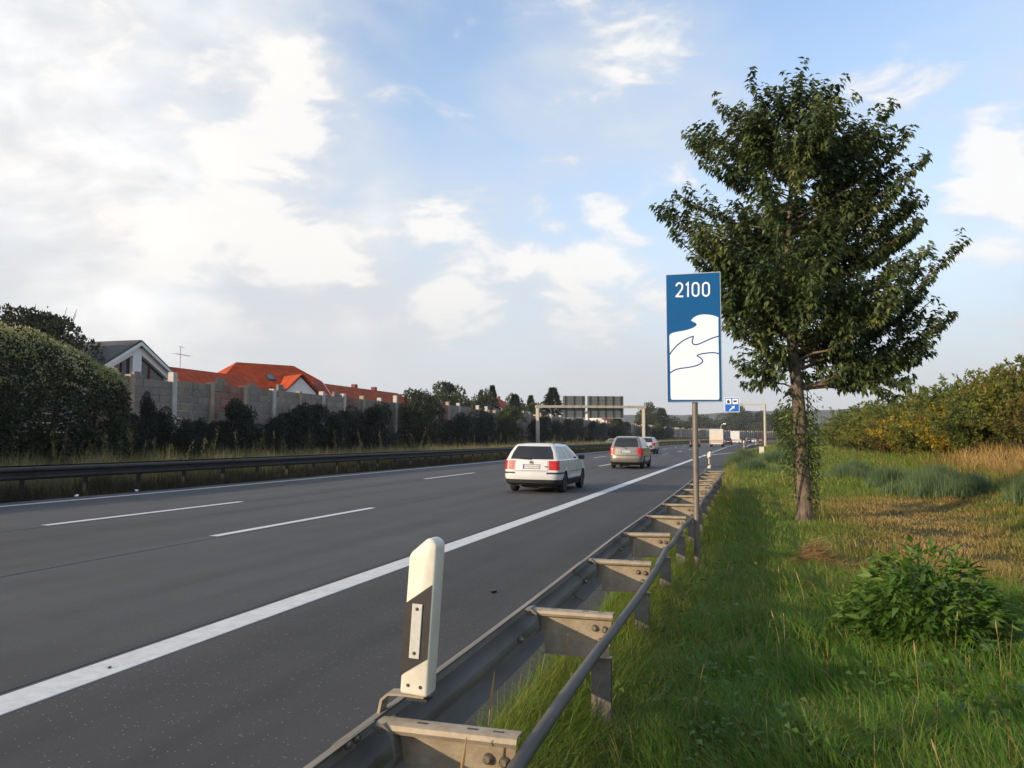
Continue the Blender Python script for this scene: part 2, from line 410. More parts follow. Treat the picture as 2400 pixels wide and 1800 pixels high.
def ground_mat():
    m, N, L, p = new_mat('verge_soil')
    g = N.new('ShaderNodeNewGeometry')
    n = N.new('ShaderNodeTexNoise'); n.inputs['Scale'].default_value = .45; n.inputs['Detail'].default_value = 8; n.inputs['Roughness'].default_value = .7
    L.new(g.outputs['Position'], n.inputs['Vector'])
    r = ramp(N, [(.30, (.085,.066,.030)), (.5, (.075,.072,.022)), (.62, (.13,.10,.048)), (.75, (.20,.145,.080))])
    L.new(n.outputs[0], r.inputs[0])
    n2 = N.new('ShaderNodeTexNoise'); n2.inputs['Scale'].default_value = 14; n2.inputs['Detail'].default_value = 6
    L.new(g.outputs['Position'], n2.inputs['Vector'])
    mx = N.new('ShaderNodeMix'); mx.data_type = 'RGBA'; mx.blend_type = 'MULTIPLY'; mx.inputs[0].default_value = .8
    r2 = ramp(N, [(.3, (.45,.42,.4)), (.7, (1.2,1.2,1.1))]); L.new(n2.outputs[0], r2.inputs[0])
    L.new(r.outputs[0], mx.inputs[6]); L.new(r2.outputs[0], mx.inputs[7]); L.new(mx.outputs[2], p.inputs['Base Color'])
    p.inputs['Roughness'].default_value = .95; p.inputs['Specular IOR Level'].default_value = .1
    b = N.new('ShaderNodeBump'); b.inputs['Strength'].default_value = .6; b.inputs['Distance'].default_value = .05
    L.new(n2.outputs[0], b.inputs['Height']); L.new(b.outputs[0], p.inputs['Normal'])
    return m
M['ground'] = ground_mat()

def asphalt(name, base, speck, track=0.0):
    m, N, L, p = new_mat(name)
    g = N.new('ShaderNodeNewGeometry')
    def noise(scale, detail, stretch=None, rough=.6):
        v = g.outputs['Position']
        if stretch:
            mp = N.new('ShaderNodeMapping'); mp.inputs['Scale'].default_value = stretch; L.new(v, mp.inputs[0]); v = mp.outputs[0]
        n = N.new('ShaderNodeTexNoise'); n.inputs['Scale'].default_value = scale; n.inputs['Detail'].default_value = detail; n.inputs['Roughness'].default_value = rough
        L.new(v, n.inputs['Vector']); return n.outputs[0]
    b = np.array(base)
    big = noise(1.0, 5, (1.1, .045, 1)); r = ramp(N, [(.28, b*.74), (.5, b*1.0), (.72, b*1.22)]); 
    med = noise(2.3, 4, (.55, .5, 1)); ad = N.new('ShaderNodeMath'); ad.operation = 'MULTIPLY_ADD'; ad.inputs[1].default_value = .35; ad.inputs[2].default_value = -.175
    L.new(med, ad.inputs[0]); ad2 = N.new('ShaderNodeMath'); ad2.operation = 'ADD'; L.new(ad.outputs[0], ad2.inputs[0]); L.new(big, ad2.inputs[1]); L.new(ad2.outputs[0], r.inputs[0])
    fine = noise(170, 3, None, .7); r2 = ramp(N, [(.36, (.55,.55,.55)), (.60, (1.15,1.15,1.15)), (.74, (2.0,2.0,1.95))]); L.new(fine, r2.inputs[0])
    mx = N.new('ShaderNodeMix'); mx.data_type = 'RGBA'; mx.blend_type = 'MULTIPLY'; mx.inputs[0].default_value = .75
    L.new(r.outputs[0], mx.inputs[6]); L.new(r2.outputs[0], mx.inputs[7])
    col = mx.outputs[2]
    vo = N.new('ShaderNodeTexVoronoi'); vo.inputs['Scale'].default_value = 55; L.new(g.outputs['Position'], vo.inputs['Vector'])
    sp = N.new('ShaderNodeMapRange'); sp.inputs['From Min'].default_value = .30; sp.inputs['From Max'].default_value = .20
    L.new(vo.outputs['Distance'], sp.inputs['Value'])
    pk = N.new('ShaderNodeSeparateColor'); L.new(vo.outputs['Color'], pk.inputs[0])
    gt = N.new('ShaderNodeMath'); gt.operation = 'GREATER_THAN'; gt.inputs[1].default_value = 1-speck; L.new(pk.outputs[0], gt.inputs[0])
    mu = N.new('ShaderNodeMath'); mu.operation = 'MULTIPLY'; L.new(sp.outputs[0], mu.inputs[0]); L.new(gt.outputs[0], mu.inputs[1])
    m3 = N.new('ShaderNodeMix'); m3.data_type = 'RGBA'; L.new(mu.outputs[0], m3.inputs[0]); L.new(col, m3.inputs[6]); m3.inputs[7].default_value = (.30, .27, .25, 1)
    L.new(m3.outputs[2], p.inputs['Base Color'])
    p.inputs['Roughness'].default_value = .82; p.inputs['Specular IOR Level'].default_value = .3
    bp = N.new('ShaderNodeBump'); bp.inputs['Strength'].default_value = .5; bp.inputs['Distance'].default_value = .004
    L.new(fine, bp.inputs['Height']); L.new(bp.outputs[0], p.inputs['Normal'])
    return m
M['asphalt'] = asphalt('asphalt_lanes', (.082, .080, .079), .02)
M['asphalt2'] = asphalt('asphalt_shoulder', (.064, .062, .0605), .07)

S_ALL = list(np.arange(-40, 40, 2.0)) + list(np.arange(40, 130, 3.0)) + list(np.arange(130, 900, 12.0))
lats = sorted(set([-1600, -900, -500, -300, -180, -110, -75, -58, -48, -42] + list(np.arange(-39.5, -33, .5)) + [-31, -28, -25, -22] + list(np.arange(-21.5, -16, .4)) + [-13, -10, -7, -4] + list(np.arange(-2, 4, .35)) + list(np.arange(4, 16, .8)) + [18, 22, 28, 36, 50, 80, 140, 250, 450, 800, 1600]))
gs = [-300, -150, -80] + S_ALL + [960, 1100, 1400, 2000, 3000, 4500]
def ground_far(l, s):
    return ground(l, np.minimum(s, 620))
go = grid_sheet('ground', lats, gs, ground_far, M['ground']); tag(go, kind='structure')

# the carriageway
LINE_R, DIV_R, DIV_L, LINE_L = -4.48, -8.52, -12.17, -15.97
def road_strip(name, la, lb, n, m, s0, s1, dz=0.0):
    ss = [s for s in S_ALL if s0 <= s <= s1]
    V = []; 
    for s in ss:
        a = la(s) if callable(la) else la; b = lb(s) if callable(lb) else lb
        for k in range(n+1):
            l = a + (b-a)*k/n
            V.append((l+float(off(s)), s, float(roadz(l))+float(rise(s))+dz))
    nn = n+1
    i = np.arange(len(ss)-1)[:, None]*nn + np.arange(n)[None, :]
    F = np.stack([i, i+1, i+1+nn, i+nn], -1).reshape(-1, 4)
    return link(name, big_mesh(name, np.array(V), [F], m, True))
road = road_strip('road', -16.7, LINE_R-.02, 10, M['asphalt'], -40, 880); tag(road, kind='structure')
def shoulder_r(s): return float(redge(s))
sh = road_strip('hard_shoulder', LINE_R-.02, shoulder_r, 6, M['asphalt2'], -40, 880); tag(sh, kind='structure')
opp = road_strip('opposite_road', -33.5, -21.4, 8, M['asphalt'], -40, 880); tag(opp, kind='structure')

def stripe(name, lat_c, w, s0, s1, parent, dz=.005, step=2.0, m='paint_line'):
    """A painted line following the road: a thin sheet with a bevelled skirt."""
    n = max(2, int(math.ceil((s1-s0)/step))+1)
    V = []; F = []
    for i in range(n):
        s = s0 + (s1-s0)*i/(n-1); c = lat_c(s) if callable(lat_c) else lat_c
        for d, h in ((-w/2-.004, .001), (-w/2, dz), (w/2, dz), (w/2+.004, .001)):
            V.append((c+d+float(off(s)), s, float(roadz(c+d))+float(rise(s))+h))
        if i:
            b = (i-1)*4
            for k in range(3): F.append((b+k, b+k+1, b+k+5, b+k+4))
    me = bpy.data.meshes.new(name); me.from_pydata(V, [], F); me.materials.append(M[m])
    return link(name, me, parent)
stripe('edge_line', LINE_R, .30, -36, 78, road, step=2)
stripe('edge_line', LINE_L, .15, -36, 420, road, step=3)
def exit_line(s): return LINE_R + 3.4*float(sst(76, 118, s))
stripe('edge_line', exit_line, .22, 78.2, 420, sh, step=2)
def dashes(lat, first, ln, pitch, count, w):
    for k in range(count):
        s = first + pitch*k
        stripe('lane_dash', lat, w, s, s+ln, road, step=3)
dashes(DIV_L, 12.1-36, 6, 18, 24, .15)
dashes(DIV_R, 11.9-36, 6, 18, 24, .15)
dashes(LINE_R, 82, 5, 9, 30, .30)
stripe('tar_joint', LINE_R-.25, .09, -36, 300, road, .004, 2, 'tar')
stripe('tar_joint', DIV_R+.16, .035, -36, 200, road, .004, 2, 'tar'); stripe('tar_joint', DIV_L+.18, .035, -36, 200, road, .004, 2, 'tar')
# opposite carriageway's markings
for lt in (-22.3, -32.6): stripe('edge_line', lt, .15, -30, 400, opp, step=4)
for k in range(14):
    stripe('lane_dash', -25.9, .15, k*18., k*18.+6, opp, step=3); stripe('lane_dash', -29.4, .15, k*18.+4, k*18.+10, opp, step=3)

# far hills
def hills():
    rng = np.random.default_rng(5)
    V = []; n = 160
    for i in range(n+1):
        x = -3500 + 7000*i/n
        h = 88 + 9*math.sin(x*.0011+1.0) + 5*math.sin(x*.0043) + 2.0*math.sin(x*.017+2) + rng.normal()*1.0
        for (y, f) in ((2300, 0.0), (2480, .45), (2700, .86), (2850, 1.0), (3400, .8), (4400, .1)):
            V.append((x, y, -1 + h*f + (rng.normal()*2.0 if 0 < f < .9 else 0)))
    i = np.arange(n)[:, None]*6 + np.arange(5)[None, :]
    F = np.stack([i, i+6, i+7, i+1], -1).reshape(-1, 4)
    m = mat('wooded_hill', (.030, .040, .024), .95, 0, .35, .02, .0, spec=.05)
    return tag(link('hills', big_mesh('hills', np.array(V), [F], m, True)), kind='structure')
hills()

# ------------------------------------------------------------------ vegetation generators
def leaves(P, D, Nn, ln, wd, fold=.25, droop=.0):
    """Pointed folded leaves. P base, D direction, Nn face normal; 6 verts, 4 tris each."""
    n = len(P)
    D = D/np.linalg.norm(D, axis=1, keepdims=True)
    S = np.cross(D, Nn); S /= np.maximum(np.linalg.norm(S, axis=1, keepdims=True), 1e-6)
    U = np.cross(S, D)
    ln = np.broadcast_to(np.asarray(ln, float), (n,))[:, None]; wd = np.broadcast_to(np.asarray(wd, float), (n,))[:, None]
    b = P; t = P + D*ln - U*ln*droop
    m = P + D*ln*.48 - U*ln*droop*.22
    l = P + D*ln*.42 + S*wd*.5 + U*wd*fold; r = P + D*ln*.42 - S*wd*.5 + U*wd*fold
    V = np.stack([b, l, m, r, t], 1).reshape(-1, 3)
    i = np.arange(n)[:, None]*5
    F = np.concatenate([i+np.array([[0, 2, 1]]), i+np.array([[0, 3, 2]]), i+np.array([[1, 2, 4]]), i+np.array([[2, 3, 4]])])
    return V, F
def quads(P, D, Nn, ln, wd):
    """Small two-triangle leaves (kites)."""
    n = len(P)
    D = D/np.maximum(np.linalg.norm(D, axis=1, keepdims=True), 1e-6)
    S = np.cross(D, Nn); S /= np.maximum(np.linalg.norm(S, axis=1, keepdims=True), 1e-6)
    U = np.cross(S, D)
    ln = np.broadcast_to(np.asarray(ln, float), (n,))[:, None]; wd = np.broadcast_to(np.asarray(wd, float), (n,))[:, None]
    V = np.stack([P, P+D*ln*.45+S*wd*.5+U*wd*.15, P+D*ln, P+D*ln*.45-S*wd*.5+U*wd*.15], 1).reshape(-1, 3)
    i = np.arange(n)[:, None]*4
    return V, np.concatenate([i+np.array([[0, 1, 2]]), i+np.array([[0, 2, 3]])])
def runit(rng, n):
    v = rng.normal(size=(n, 3)); return v/np.linalg.norm(v, axis=1, keepdims=True)

def lobed_mesh(name, m, seed, w, d, h, nleaf, ls, lobes=16, z0=.0, spike=0.0, power=1.0, top=.5):
    """Dense foliage: leaves over the shells of many overlapping lobes inside a w x d x h crown standing at z0."""
    rng = np.random.default_rng(seed)
    c = []; 
    for k in range(lobes):
        a = rng.uniform(0, 2*np.pi); zz = rng.uniform(.08, .86); pr = (1 - max(0, zz-top)/(1-top))**power if zz > top else 1.0
        rr = math.sqrt(rng.uniform(.0, 1))*.62*max(pr, .12)
        c.append((rr*math.cos(a)*w/2*1.05, rr*math.sin(a)*d/2*1.05, z0+zz*h, rng.uniform(.26, .46)*(.45+.55*pr)))
    c = np.array(c)
    k = rng.integers(0, lobes, nleaf)
    u = runit(rng, nleaf); rad = c[k, 3]*(1 - .32*rng.random(nleaf)**1.6)
    P = c[k, :3] + u*rad[:, None]*np.array([w*.62, d*.62, h*.5])
    if spike:
        sel = rng.random(nleaf) < spike
        P[sel, 2] += np.minimum(rng.exponential(.035*h, sel.sum()), .08*h)
    P[:, 2] = np.maximum(P[:, 2], z0*.6+.03)
    D = u*.7 + runit(rng, nleaf)*.8 + np.array([0, 0, .25])
    V, F = quads(P, D, runit(rng, nleaf), ls*rng.uniform(.6, 1.4, nleaf), ls*.6*rng.uniform(.7, 1.3, nleaf))
    return big_mesh(name, V, [F], m)

def arch_mesh(name, m, seed, w, h, stems, per, ls, z0=0.0, up=1.0):
    """Loose shrub: arching stems with leaves along them. Returns (leaf mesh, stem MB)."""
    rng = np.random.default_rng(seed); mb = MB(); PP = []; DD = []
    for k in range(stems):
        a = rng.uniform(0, 2*np.pi); q = rng.random()**.6
        hh = h*rng.uniform(.62, 1.08)*(1-.35*q*q); rr = w/2*q*rng.uniform(.8, 1.15)
        b = np.array([rng.normal()*w*.07, rng.normal()*w*.07, z0])
        t = np.linspace(0, 1, 9)
        ax = np.array([math.cos(a), math.sin(a), 0])
        pts = b + ax*(rr*t[:, None]**1.7) + np.array([0, 0, 1])*(hh*(t[:, None]*1.25 - .25*t[:, None]**3*(1+.6*q)))
        pts[1:] += rng.normal(size=(8, 3))*.03*h
        if k % 3 == 0: mb.tube([tuple(p) for p in pts[::2]], [.012*h*.4*(1-.2*i) for i in range(5)], 4, False)
        tt = rng.uniform(.22, 1.0, per)*8; i0 = np.minimum(tt.astype(int), 7); f = (tt-i0)[:, None]
        p = pts[i0]*(1-f) + pts[i0+1]*f
        spread = (.20*(1-.6*tt/8))[:, None]*h*.35
        p = p + runit(rng, per)*spread*rng.random((per, 1))
        PP.append(p); DD.append(pts[i0+1]-pts[i0])
    P = np.concatenate(PP); D = np.concatenate(DD); n = len(P)
    D = D/np.linalg.norm(D, axis=1, keepdims=True)*.5 + runit(rng, n)*.8
    P[:, 2] = np.maximum(P[:, 2], z0+.02)
    V, F = quads(P, D, runit(rng, n), ls*rng.uniform(.6, 1.5, n), ls*.5*rng.uniform(.7, 1.3, n))
    return big_mesh(name, V, [F], m), mb

def tree_trunk(mb, h, r, rng, limbs=5, spread=.35):
    mb.tube([(0,0,-.2), (rng.normal()*.03*h, rng.normal()*.03*h, h*.45), (rng.normal()*.05*h, rng.normal()*.05*h, h*.85)], [r, r*.7, r*.2], 7)
    for k in range(limbs):
        a = rng.uniform(0, 6.28); z = rng.uniform(.3, .6)*h
        mb.tube([(0,0,z), (math.cos(a)*spread*h*.5, math.sin(a)*spread*h*.5, z+h*.13), (math.cos(a)*spread*h, math.sin(a)*spread*h, z+h*.3)], [r*.4, r*.25, r*.08], 5)

def conifer_mesh(name, m, seed, w, h, nleaf, ls):
    rng = np.random.default_rng(seed)
    z = rng.random(nleaf)**1.1; a = rng.uniform(0, 6.283, nleaf)
    tier = .75 + .25*np.sin(z*46 + np.sin(a*5)*1.6)
    rad = (1-z)**.9*w/2*tier*np.sqrt(rng.uniform(.25, 1.05, nleaf))*(1+.25*np.sin(a*3+z*9)+.15*np.sin(a*7-z*23))
    P = np.stack([np.cos(a)*rad, np.sin(a)*rad, z*h*.97+.06*h], -1); P[:, 2] -= rad*.25
    D = np.stack([np.cos(a), np.sin(a), -.15+0*a], -1) + runit(rng, nleaf)*.55
    V, F = quads(P, D, runit(rng, nleaf), ls*rng.uniform(.6, 1.4, nleaf), ls*.35)
    return big_mesh(name, V, [F], m)
#PART2

# ------------------------------------------------------------------ noise barrier
def noise_barrier():
    rng = random.Random(11)
    root = empty('noise_barrier', (0, 0, 0))
    tag(root, 'long concrete noise wall of mottled grey and reddish blocks between pale pillars', 'noise wall')
    cubes = []
    for m in M['blocks']:
        mb = MB(); mb.box(0, 1, 0, 1, 0, 1); cubes.append(mb.mesh('block', m))
    rest = {i: MB() for i in range(len(cubes))}
    nparts = 0
    L0 = -37.9
    ys = [-41.9+4.1*k for k in range(15)] + [19.5, 23.6, 27.7, 31.8, 35.9, 40.0, 44.0, 48.05]
    while ys[-1] < 640: ys.append(ys[-1] + 4.12)
    palette = {0: [0, 1, 3], 1: [0, 2, 3], 2: [4, 5, 5, 1], 3: [3, 0, 2], 4: [4, 6, 1]}
    bays = {44.0: 0, 48.05: 0, 52.17: 2, 56.29: 0, 60.41: 3, 64.53: 0, 68.65: 3, 72.77: 2, 76.89: 4}
    for i in range(len(ys)-1):
        y0, y1 = ys[i], ys[i+1]
        key = min(bays, key=lambda k: abs(k-y0)); kind = bays[key] if abs(key-y0) < .5 else rng.choice([0, 3, 2, 0, 3])
        top = 5.72 if y0 < 84 else 5.9 + .25*math.sin(y0*.2)
        if abs(y0-44) < .3: top = 5.62
        zb = 1.6
        r = float(rise((y0+y1)/2)); ox = float(off((y0+y1)/2))
        rows = 8; hh = (top-zb)/rows
        for k in range(rows):
            y = y0+.18; end = y1-.18
            stag = rng.random()
            while y < end-.05:
                w = rng.choice([.62, .93, .93, 1.24, 1.86])
                if end-(y+w) < .35: w = end-y
                pro = rng.choice([0, .012, .025, .04])
                ci = rng.choice(palette[kind])
                z = zb + k*hh + r
                x0, x1 = L0-.09+ox, L0+.08+pro+ox
                vis = 43 < y0 < 112 and k >= 2
                if vis and nparts < 297:
                    link('block', cubes[ci], root, (x0, y+.008, z+.008), None, (x1-x0, w-.016, hh-.016)); nparts += 1
                else:
                    rest[ci].box(x0, x1, y+.008, y+w-.008, z+.008, z+hh-.008)
                y += w
        # stepped remains above the coping here and there
        if rng.random() < .5 and y0 > 50 or abs(y0-44) < .3:
            w = rng.uniform(.7, 1.1) if y0 > 50 else .6; a = y0 + (.25 if abs(y0-44) < .3 else rng.uniform(.4, 2.2)); ci = rng.choice([0, 3])
            h = rng.uniform(.35, .6) if y0 > 50 else .42
            link('block', cubes[ci], root, (L0-.09+ox, a, top+r), None, (.2, w, h))
            link('block', cubes[ci], root, (L0-.09+ox, a+w+.01, top+r), None, (.19, w*.5, h*.5))
    for ci, mb in rest.items():
        if mb.v: tag(mb.build('block_course', M['blocks'][ci], root), kind='stuff')
    tans = {44.0, 52.17, 56.29}
    pm = {}
    for k, m in (('l', M['pillar_light']), ('t', M['pillar_tan'])):
        mb = MB(); mb.box(-.22, .24, -.21, .21, -.6, 1); pm[k] = mb.mesh('pillar', m, None, .015, 1)
    for i, y in enumerate(ys):
        t = 'l'
        if any(abs(y-q) < .3 for q in (44.0, 52.17, 56.29, 64.53, 76.89)) or (y > 80 and rng.random() < .45): t = 't'
        top = 5.83
        if abs(y-48.05) < .2: top = 6.25
        if y > 66 : top = 6.05 + (.45 if (y > 84 and rng.random() < .55) else 0)
        mb = MB(); mb.box(-.22, .24, -.21, .21, 1.2, top)
        o = mb.build('pillar', M['pillar_light'] if t == 'l' else M['pillar_tan'], root, None, .015, 1)
        o.location = (L0+float(off(y)), y, float(rise(y)))
noise_barrier()

# ------------------------------------------------------------------ houses behind the barrier
def window(parent, x, z, w, h, y, frame=M['sign_white'], glass=M['glass'], bars=1):
    mb = MB(); t = .07
    mb.box(x-w/2, x-w/2+t, y-.05, y+.06, z, z+h); mb.box(x+w/2-t, x+w/2, y-.05, y+.06, z, z+h)
    mb.box(x-w/2+t, x+w/2-t, y-.05, y+.06, z, z+t); mb.box(x-w/2+t, x+w/2-t, y-.05, y+.06, z+h-t, z+h)
    for k in range(bars):
        q = x-w/2 + w*(k+1)/(bars+1); mb.box(q-.025, q+.025, y-.045, y+.05, z+t, z+h-t)
    f = mb.build('window', frame, parent)
    pb = MB(); pb.box(x-w/2+t, x+w/2-t, y-.01, y+.02, z+t, z+h-t); pb.build('pane', glass, f)
    return f

def white_gable_house():
    # local x runs along the gable (world +Y), local -y looks at the road (world +X)
    r = empty('gable_house', (-43.2, 50.8, 1.80), R(90)); tag(r, 'white house with a steep grey roof and triangular gable windows above the wall', 'house')
    W, D, EZ, RZ = 3.45, 13.0, 5.15, 7.0
    # gable wall built with its openings: pieces round two triangular windows
    mb = MB()
    mb.box(-W, W, .0, .3, -.5, 3.2)                      # wall below the opening
    mb.prism([(-.55, 3.2), (.35, 3.2), (.35, RZ-.42), (-.10, RZ-.2), (-.55, RZ-.42)], 'y', -.12, .3)   # centre pier
    s = (RZ-EZ)/W
    def sl(x): return RZ - abs(x)*s
    band = .62
    mb.prism([(-W, EZ-band), (-.55, sl(-.55)-band), (-.55, sl(-.55)), (-W, EZ)], 'y', -.10, .3)
    mb.prism([(.35, sl(.35)-band), (W, EZ-band), (W, EZ), (.35, sl(.35))], 'y', -.10, .3)
    mb.box(-W, -W+.35, -.10, .3, 3.2, EZ-band); mb.box(W-.35, W, -.10, .3, 3.2, EZ-band)
    mb.box(-W+.002, -W+.3, .3, D, -.5, EZ-.05); mb.box(W-.3, W-.002, .3, D, -.5, EZ-.05); mb.box(-W+.3, W-.3, D-.3, D, -.5, EZ-.05)
    mb.build('wall', M['white_wall'], r)
    gl = MB(); gl.prism([(-W+.35, 3.2), (-.55, 3.2), (-.55, sl(-.55)-band), (-W+.35, sl(W-.35)-band)], 'y', .16, .19)
    f1 = MB(); f1.box(-1.45, -1.33, .08, .24, 3.2, sl(1.4)-band); f1.box(-W+.35, -.55, .08, .24, 4.15, 4.27)
    w1 = f1.build('window', M['red_wood'], r); gl.build('pane', M['glass'], w1)
    gl = MB(); gl.prism([(.35, 3.2), (W-.35, 3.2), (W-.35, sl(W-.35)-band), (.35, sl(.35)-band)], 'y', .16, .19)
    f2 = MB(); f2.box(1.45, 1.57, .08, .24, 3.2, sl(1.5)-band); f2.box(.35, W-.35, .08, .24, 4.2, 4.34)
    w2 = f2.build('window', M['red_wood'], r); gl.build('pane', M['glass'], w2)
    rf = MB(); o = .35; e = EZ - o*s
    rf.slab([(-W-o, -.35, e), (0, -.35, RZ+.12), (0, D+.3, RZ+.12), (-W-o, D+.3, e)][::-1], .14)
    rf.slab([(W+o, -.35, e), (0, -.35, RZ+.12), (0, D+.3, RZ+.12), (W+o, D+.3, e)], .14)
    roof = rf.build('roof', M['roof_grey'], r)
    bb = MB()
    for sg in (-1, 1):
        bb.prism([(sg*(W+o), e-.22), (sg*(W+o), e+.0), (0, RZ+.10), (0, RZ-.16)], 'y', -.40, -.352)
    bb.build('barge_board', M['white_wall'], roof)
    ch = MB(); ch.box(2.3, 2.75, 2.2, 2.7, 5.2, 6.75); ch.build('chimney', M['brick'], roof)
white_gable_house()

def hip_roof(mb, W, D, ez, rz, hl, hr, t=.16, o=.45):
    a, b = W/2+o, D/2+o
    A, B, C_, E = (-a,-b,ez), (a,-b,ez), (a,b,ez), (-a,b,ez)
    r1, r2 = (-a+hl, 0, rz), (a-hr, 0, rz)
    mb.slab([A, B, r2, r1], t); mb.slab([C_, E, r1, r2], t)
    if hl > .05: mb.slab([E, A, r1], t)
    if hr > .05: mb.slab([B, C_, r2], t)

def low_orange_house():
    r = empty('low_house', (-50.5, 68.0, 2.0), R(90)); tag(r, 'low house with a plain orange tiled roof and a rooftop aerial', 'house')
    mb = MB(); mb.box(-5.2, 7.5, -3.2, 3.2, -.5, 4.0)
    mb.prism([(-3.2, 4.0), (3.2, 4.0), (0, 6.1)], 'x', -5.2, -4.95); mb.build('wall', M['white_wall'], r)
    rf = MB(); hip_roof(rf, 12.7, 6.4, 3.95, 6.35, 0, 0); 
    for i in range(len(rf.v)): rf.v[i] = (rf.v[i][0]+1.15, rf.v[i][1], rf.v[i][2])
    rf.build('roof', M['roof_orange'], r)
    an = MB(); an.tube([(-3.0, 0, 6.2), (-3.0, 0, 8.35)], .03, 6)
    an.tube([(-3.5, -.2, 8.3), (-2.2, .2, 8.3)], .018, 5); an.tube([(-3.9, -.2, 7.6), (-1.3, .3, 7.6)], .02, 5)
    for k in range(6): an.tube([(-3.8+.42*k, -.35, 7.6), (-3.8+.42*k, .35, 7.6)], .01, 4)
    an.build('aerial', M['grey_pole'], r)
low_orange_house()

def big_orange_house():
    r = empty('large_house', (-52.0, 81.4, 1.85), R(58)); tag(r, 'large white house with a big orange hipped roof, gabled dormer and skylight', 'house')
    mb = MB(); mb.box(-5.3, 5.3, -4.4, 4.4, -.5, 5.0)
    gb = MB(); gb.prism([(-4.4, 5.0), (4.4, 5.0), (2.4, 6.6), (-2.4, 6.6)], 'x', 4.4, 5.3); gb.build('gable', M['brick'], r)
    mb.prism([(-4.4, 5.0), (4.4, 5.0), (2.4, 6.6), (-2.4, 6.6)], 'x', -5.3, -4.4)
    mb.build('wall', M['white_wall'], r)
    rf = MB(); rz, ez = 8.35, 4.55; a, b = 5.75, 4.9
    # half-hipped roof: main slopes, small hips at both ends
    hx, hz = 3.4, 8.35
    y1 = 2.3; z1 = rz - (rz-ez)*y1/b
    rf.slab([(-a,-b,ez), (a,-b,ez), (a,-y1,z1), (hx,0,rz), (-hx,0,rz), (-a,-y1,z1)], .16)
    rf.slab([(a,b,ez), (-a,b,ez), (-a,y1,z1), (-hx,0,rz), (hx,0,rz), (a,y1,z1)], .16)
    rf.slab([(a,-y1,z1), (a,y1,z1), (hx,0,rz)], .16); rf.slab([(-a,y1,z1), (-a,-y1,z1), (-hx,0,rz)], .16)
    roof = rf.build('roof', M['roof_orange'], r)
    bb = MB()
    bb.prism([(-b, ez-.22), (-y1, z1-.2), (-y1, z1+.02), (-b, ez+.02)], 'x', a+.005, a+.06); bb.prism([(-b, ez-.22), (-y1, z1-.2), (-y1, z1+.02), (-b, ez+.02)], 'x', -a-.06, -a-.005)
    bb.build('barge_board', M['sign_white'], roof)
    # gabled dormer at the front
    d = MB(); d.prism([(-.4, 3.5), (3.2, 3.5), (3.2, 5.0), (1.4, 6.6), (-.4, 5.0)], 'y', -5.6, -2.2)
    dm = d.build('dormer', M['white_wall'], r)
    dr = MB(); dr.slab([(-.8, -5.95, 4.78), (1.4, -5.95, 6.85), (1.4, -.9, 6.85), (-.8, -3.4, 4.78)][::-1], .13); dr.slab([(3.6, -5.95, 4.78), (1.4, -5.95, 6.85), (1.4, -.9, 6.85), (3.6, -3.4, 4.78)], .13)
    dr.build('dormer_roof', M['roof_orange'], dm)
    window(r, 1.4, 3.75, 1.1, 1.05, -5.62)
    d2 = MB(); d2.prism([(-2.9, 3.5), (-1.1, 3.5), (-1.1, 4.4), (-2.0, 5.2), (-2.9, 4.4)], 'y', -5.5, -3.4)
    dm2 = d2.build('dormer', M['white_wall'], r)
    dr = MB(); dr.slab([(-3.2, -5.75, 4.25), (-2.0, -5.75, 5.4), (-2.0, -3.2, 5.4), (-3.2, -4.2, 4.25)][::-1], .12); dr.slab([(-.8, -5.75, 4.25), (-2.0, -5.75, 5.4), (-2.0, -3.2, 5.4), (-.8, -4.2, 4.25)], .12)
    dr.build('dormer_roof', M['roof_orange'], dm2)
    sk = MB(); 
    def onroof(x, t): return (x, -b*(1-t), ez+(rz-ez)*t)
    q = [onroof(-.9, .47), onroof(.0, .47), onroof(.0, .64), onroof(-.9, .64)]
    nrm = Vector((0, -(rz-ez), b)).normalized()
    sk.slab([tuple(Vector(p)+nrm*.10) for p in q], .09); fr = sk.build('skylight', M['dark_trim'], r)
    q = [onroof(-.8, .485), onroof(-.1, .485), onroof(-.1, .625), onroof(-.8, .625)]
    pn = MB(); pn.slab([tuple(Vector(p)+nrm*.125) for p in q], .02); pn.build('pane', M['skylight'], fr)
big_orange_house()

def brown_roof_house():
    r = empty('long_house', (-51.0, 103.6, 2.0), R(90)); tag(r, 'long house with a dull red brown roof and two small chimneys', 'house')
    mb = MB(); mb.box(-12.2, 12.4, -3.4, 3.4, -.5, 4.3); mb.prism([(-3.4, 4.3), (3.4, 4.3), (0, 6.2)], 'x', -12.2, -11.95); mb.build('wall', M['white_wall'], r)
    rf = MB(); hip_roof(rf, 24.6, 6.8, 4.1, 6.75, 0, 1.0); roof = rf.build('roof', M['roof_red'], r)
    for x in (-1.5, 4.6):
        c = MB(); c.box(x-.35, x+.35, .2, .8, 6.0, 7.25); c.build('chimney', M['brick'], roof)
    window(r, -8, 2.6, 1.2, 1.2, -3.43); window(r, -4, 2.6, 1.2, 1.2, -3.43); window(r, 3, 2.6, 1.2, 1.2, -3.43)
brown_roof_house()

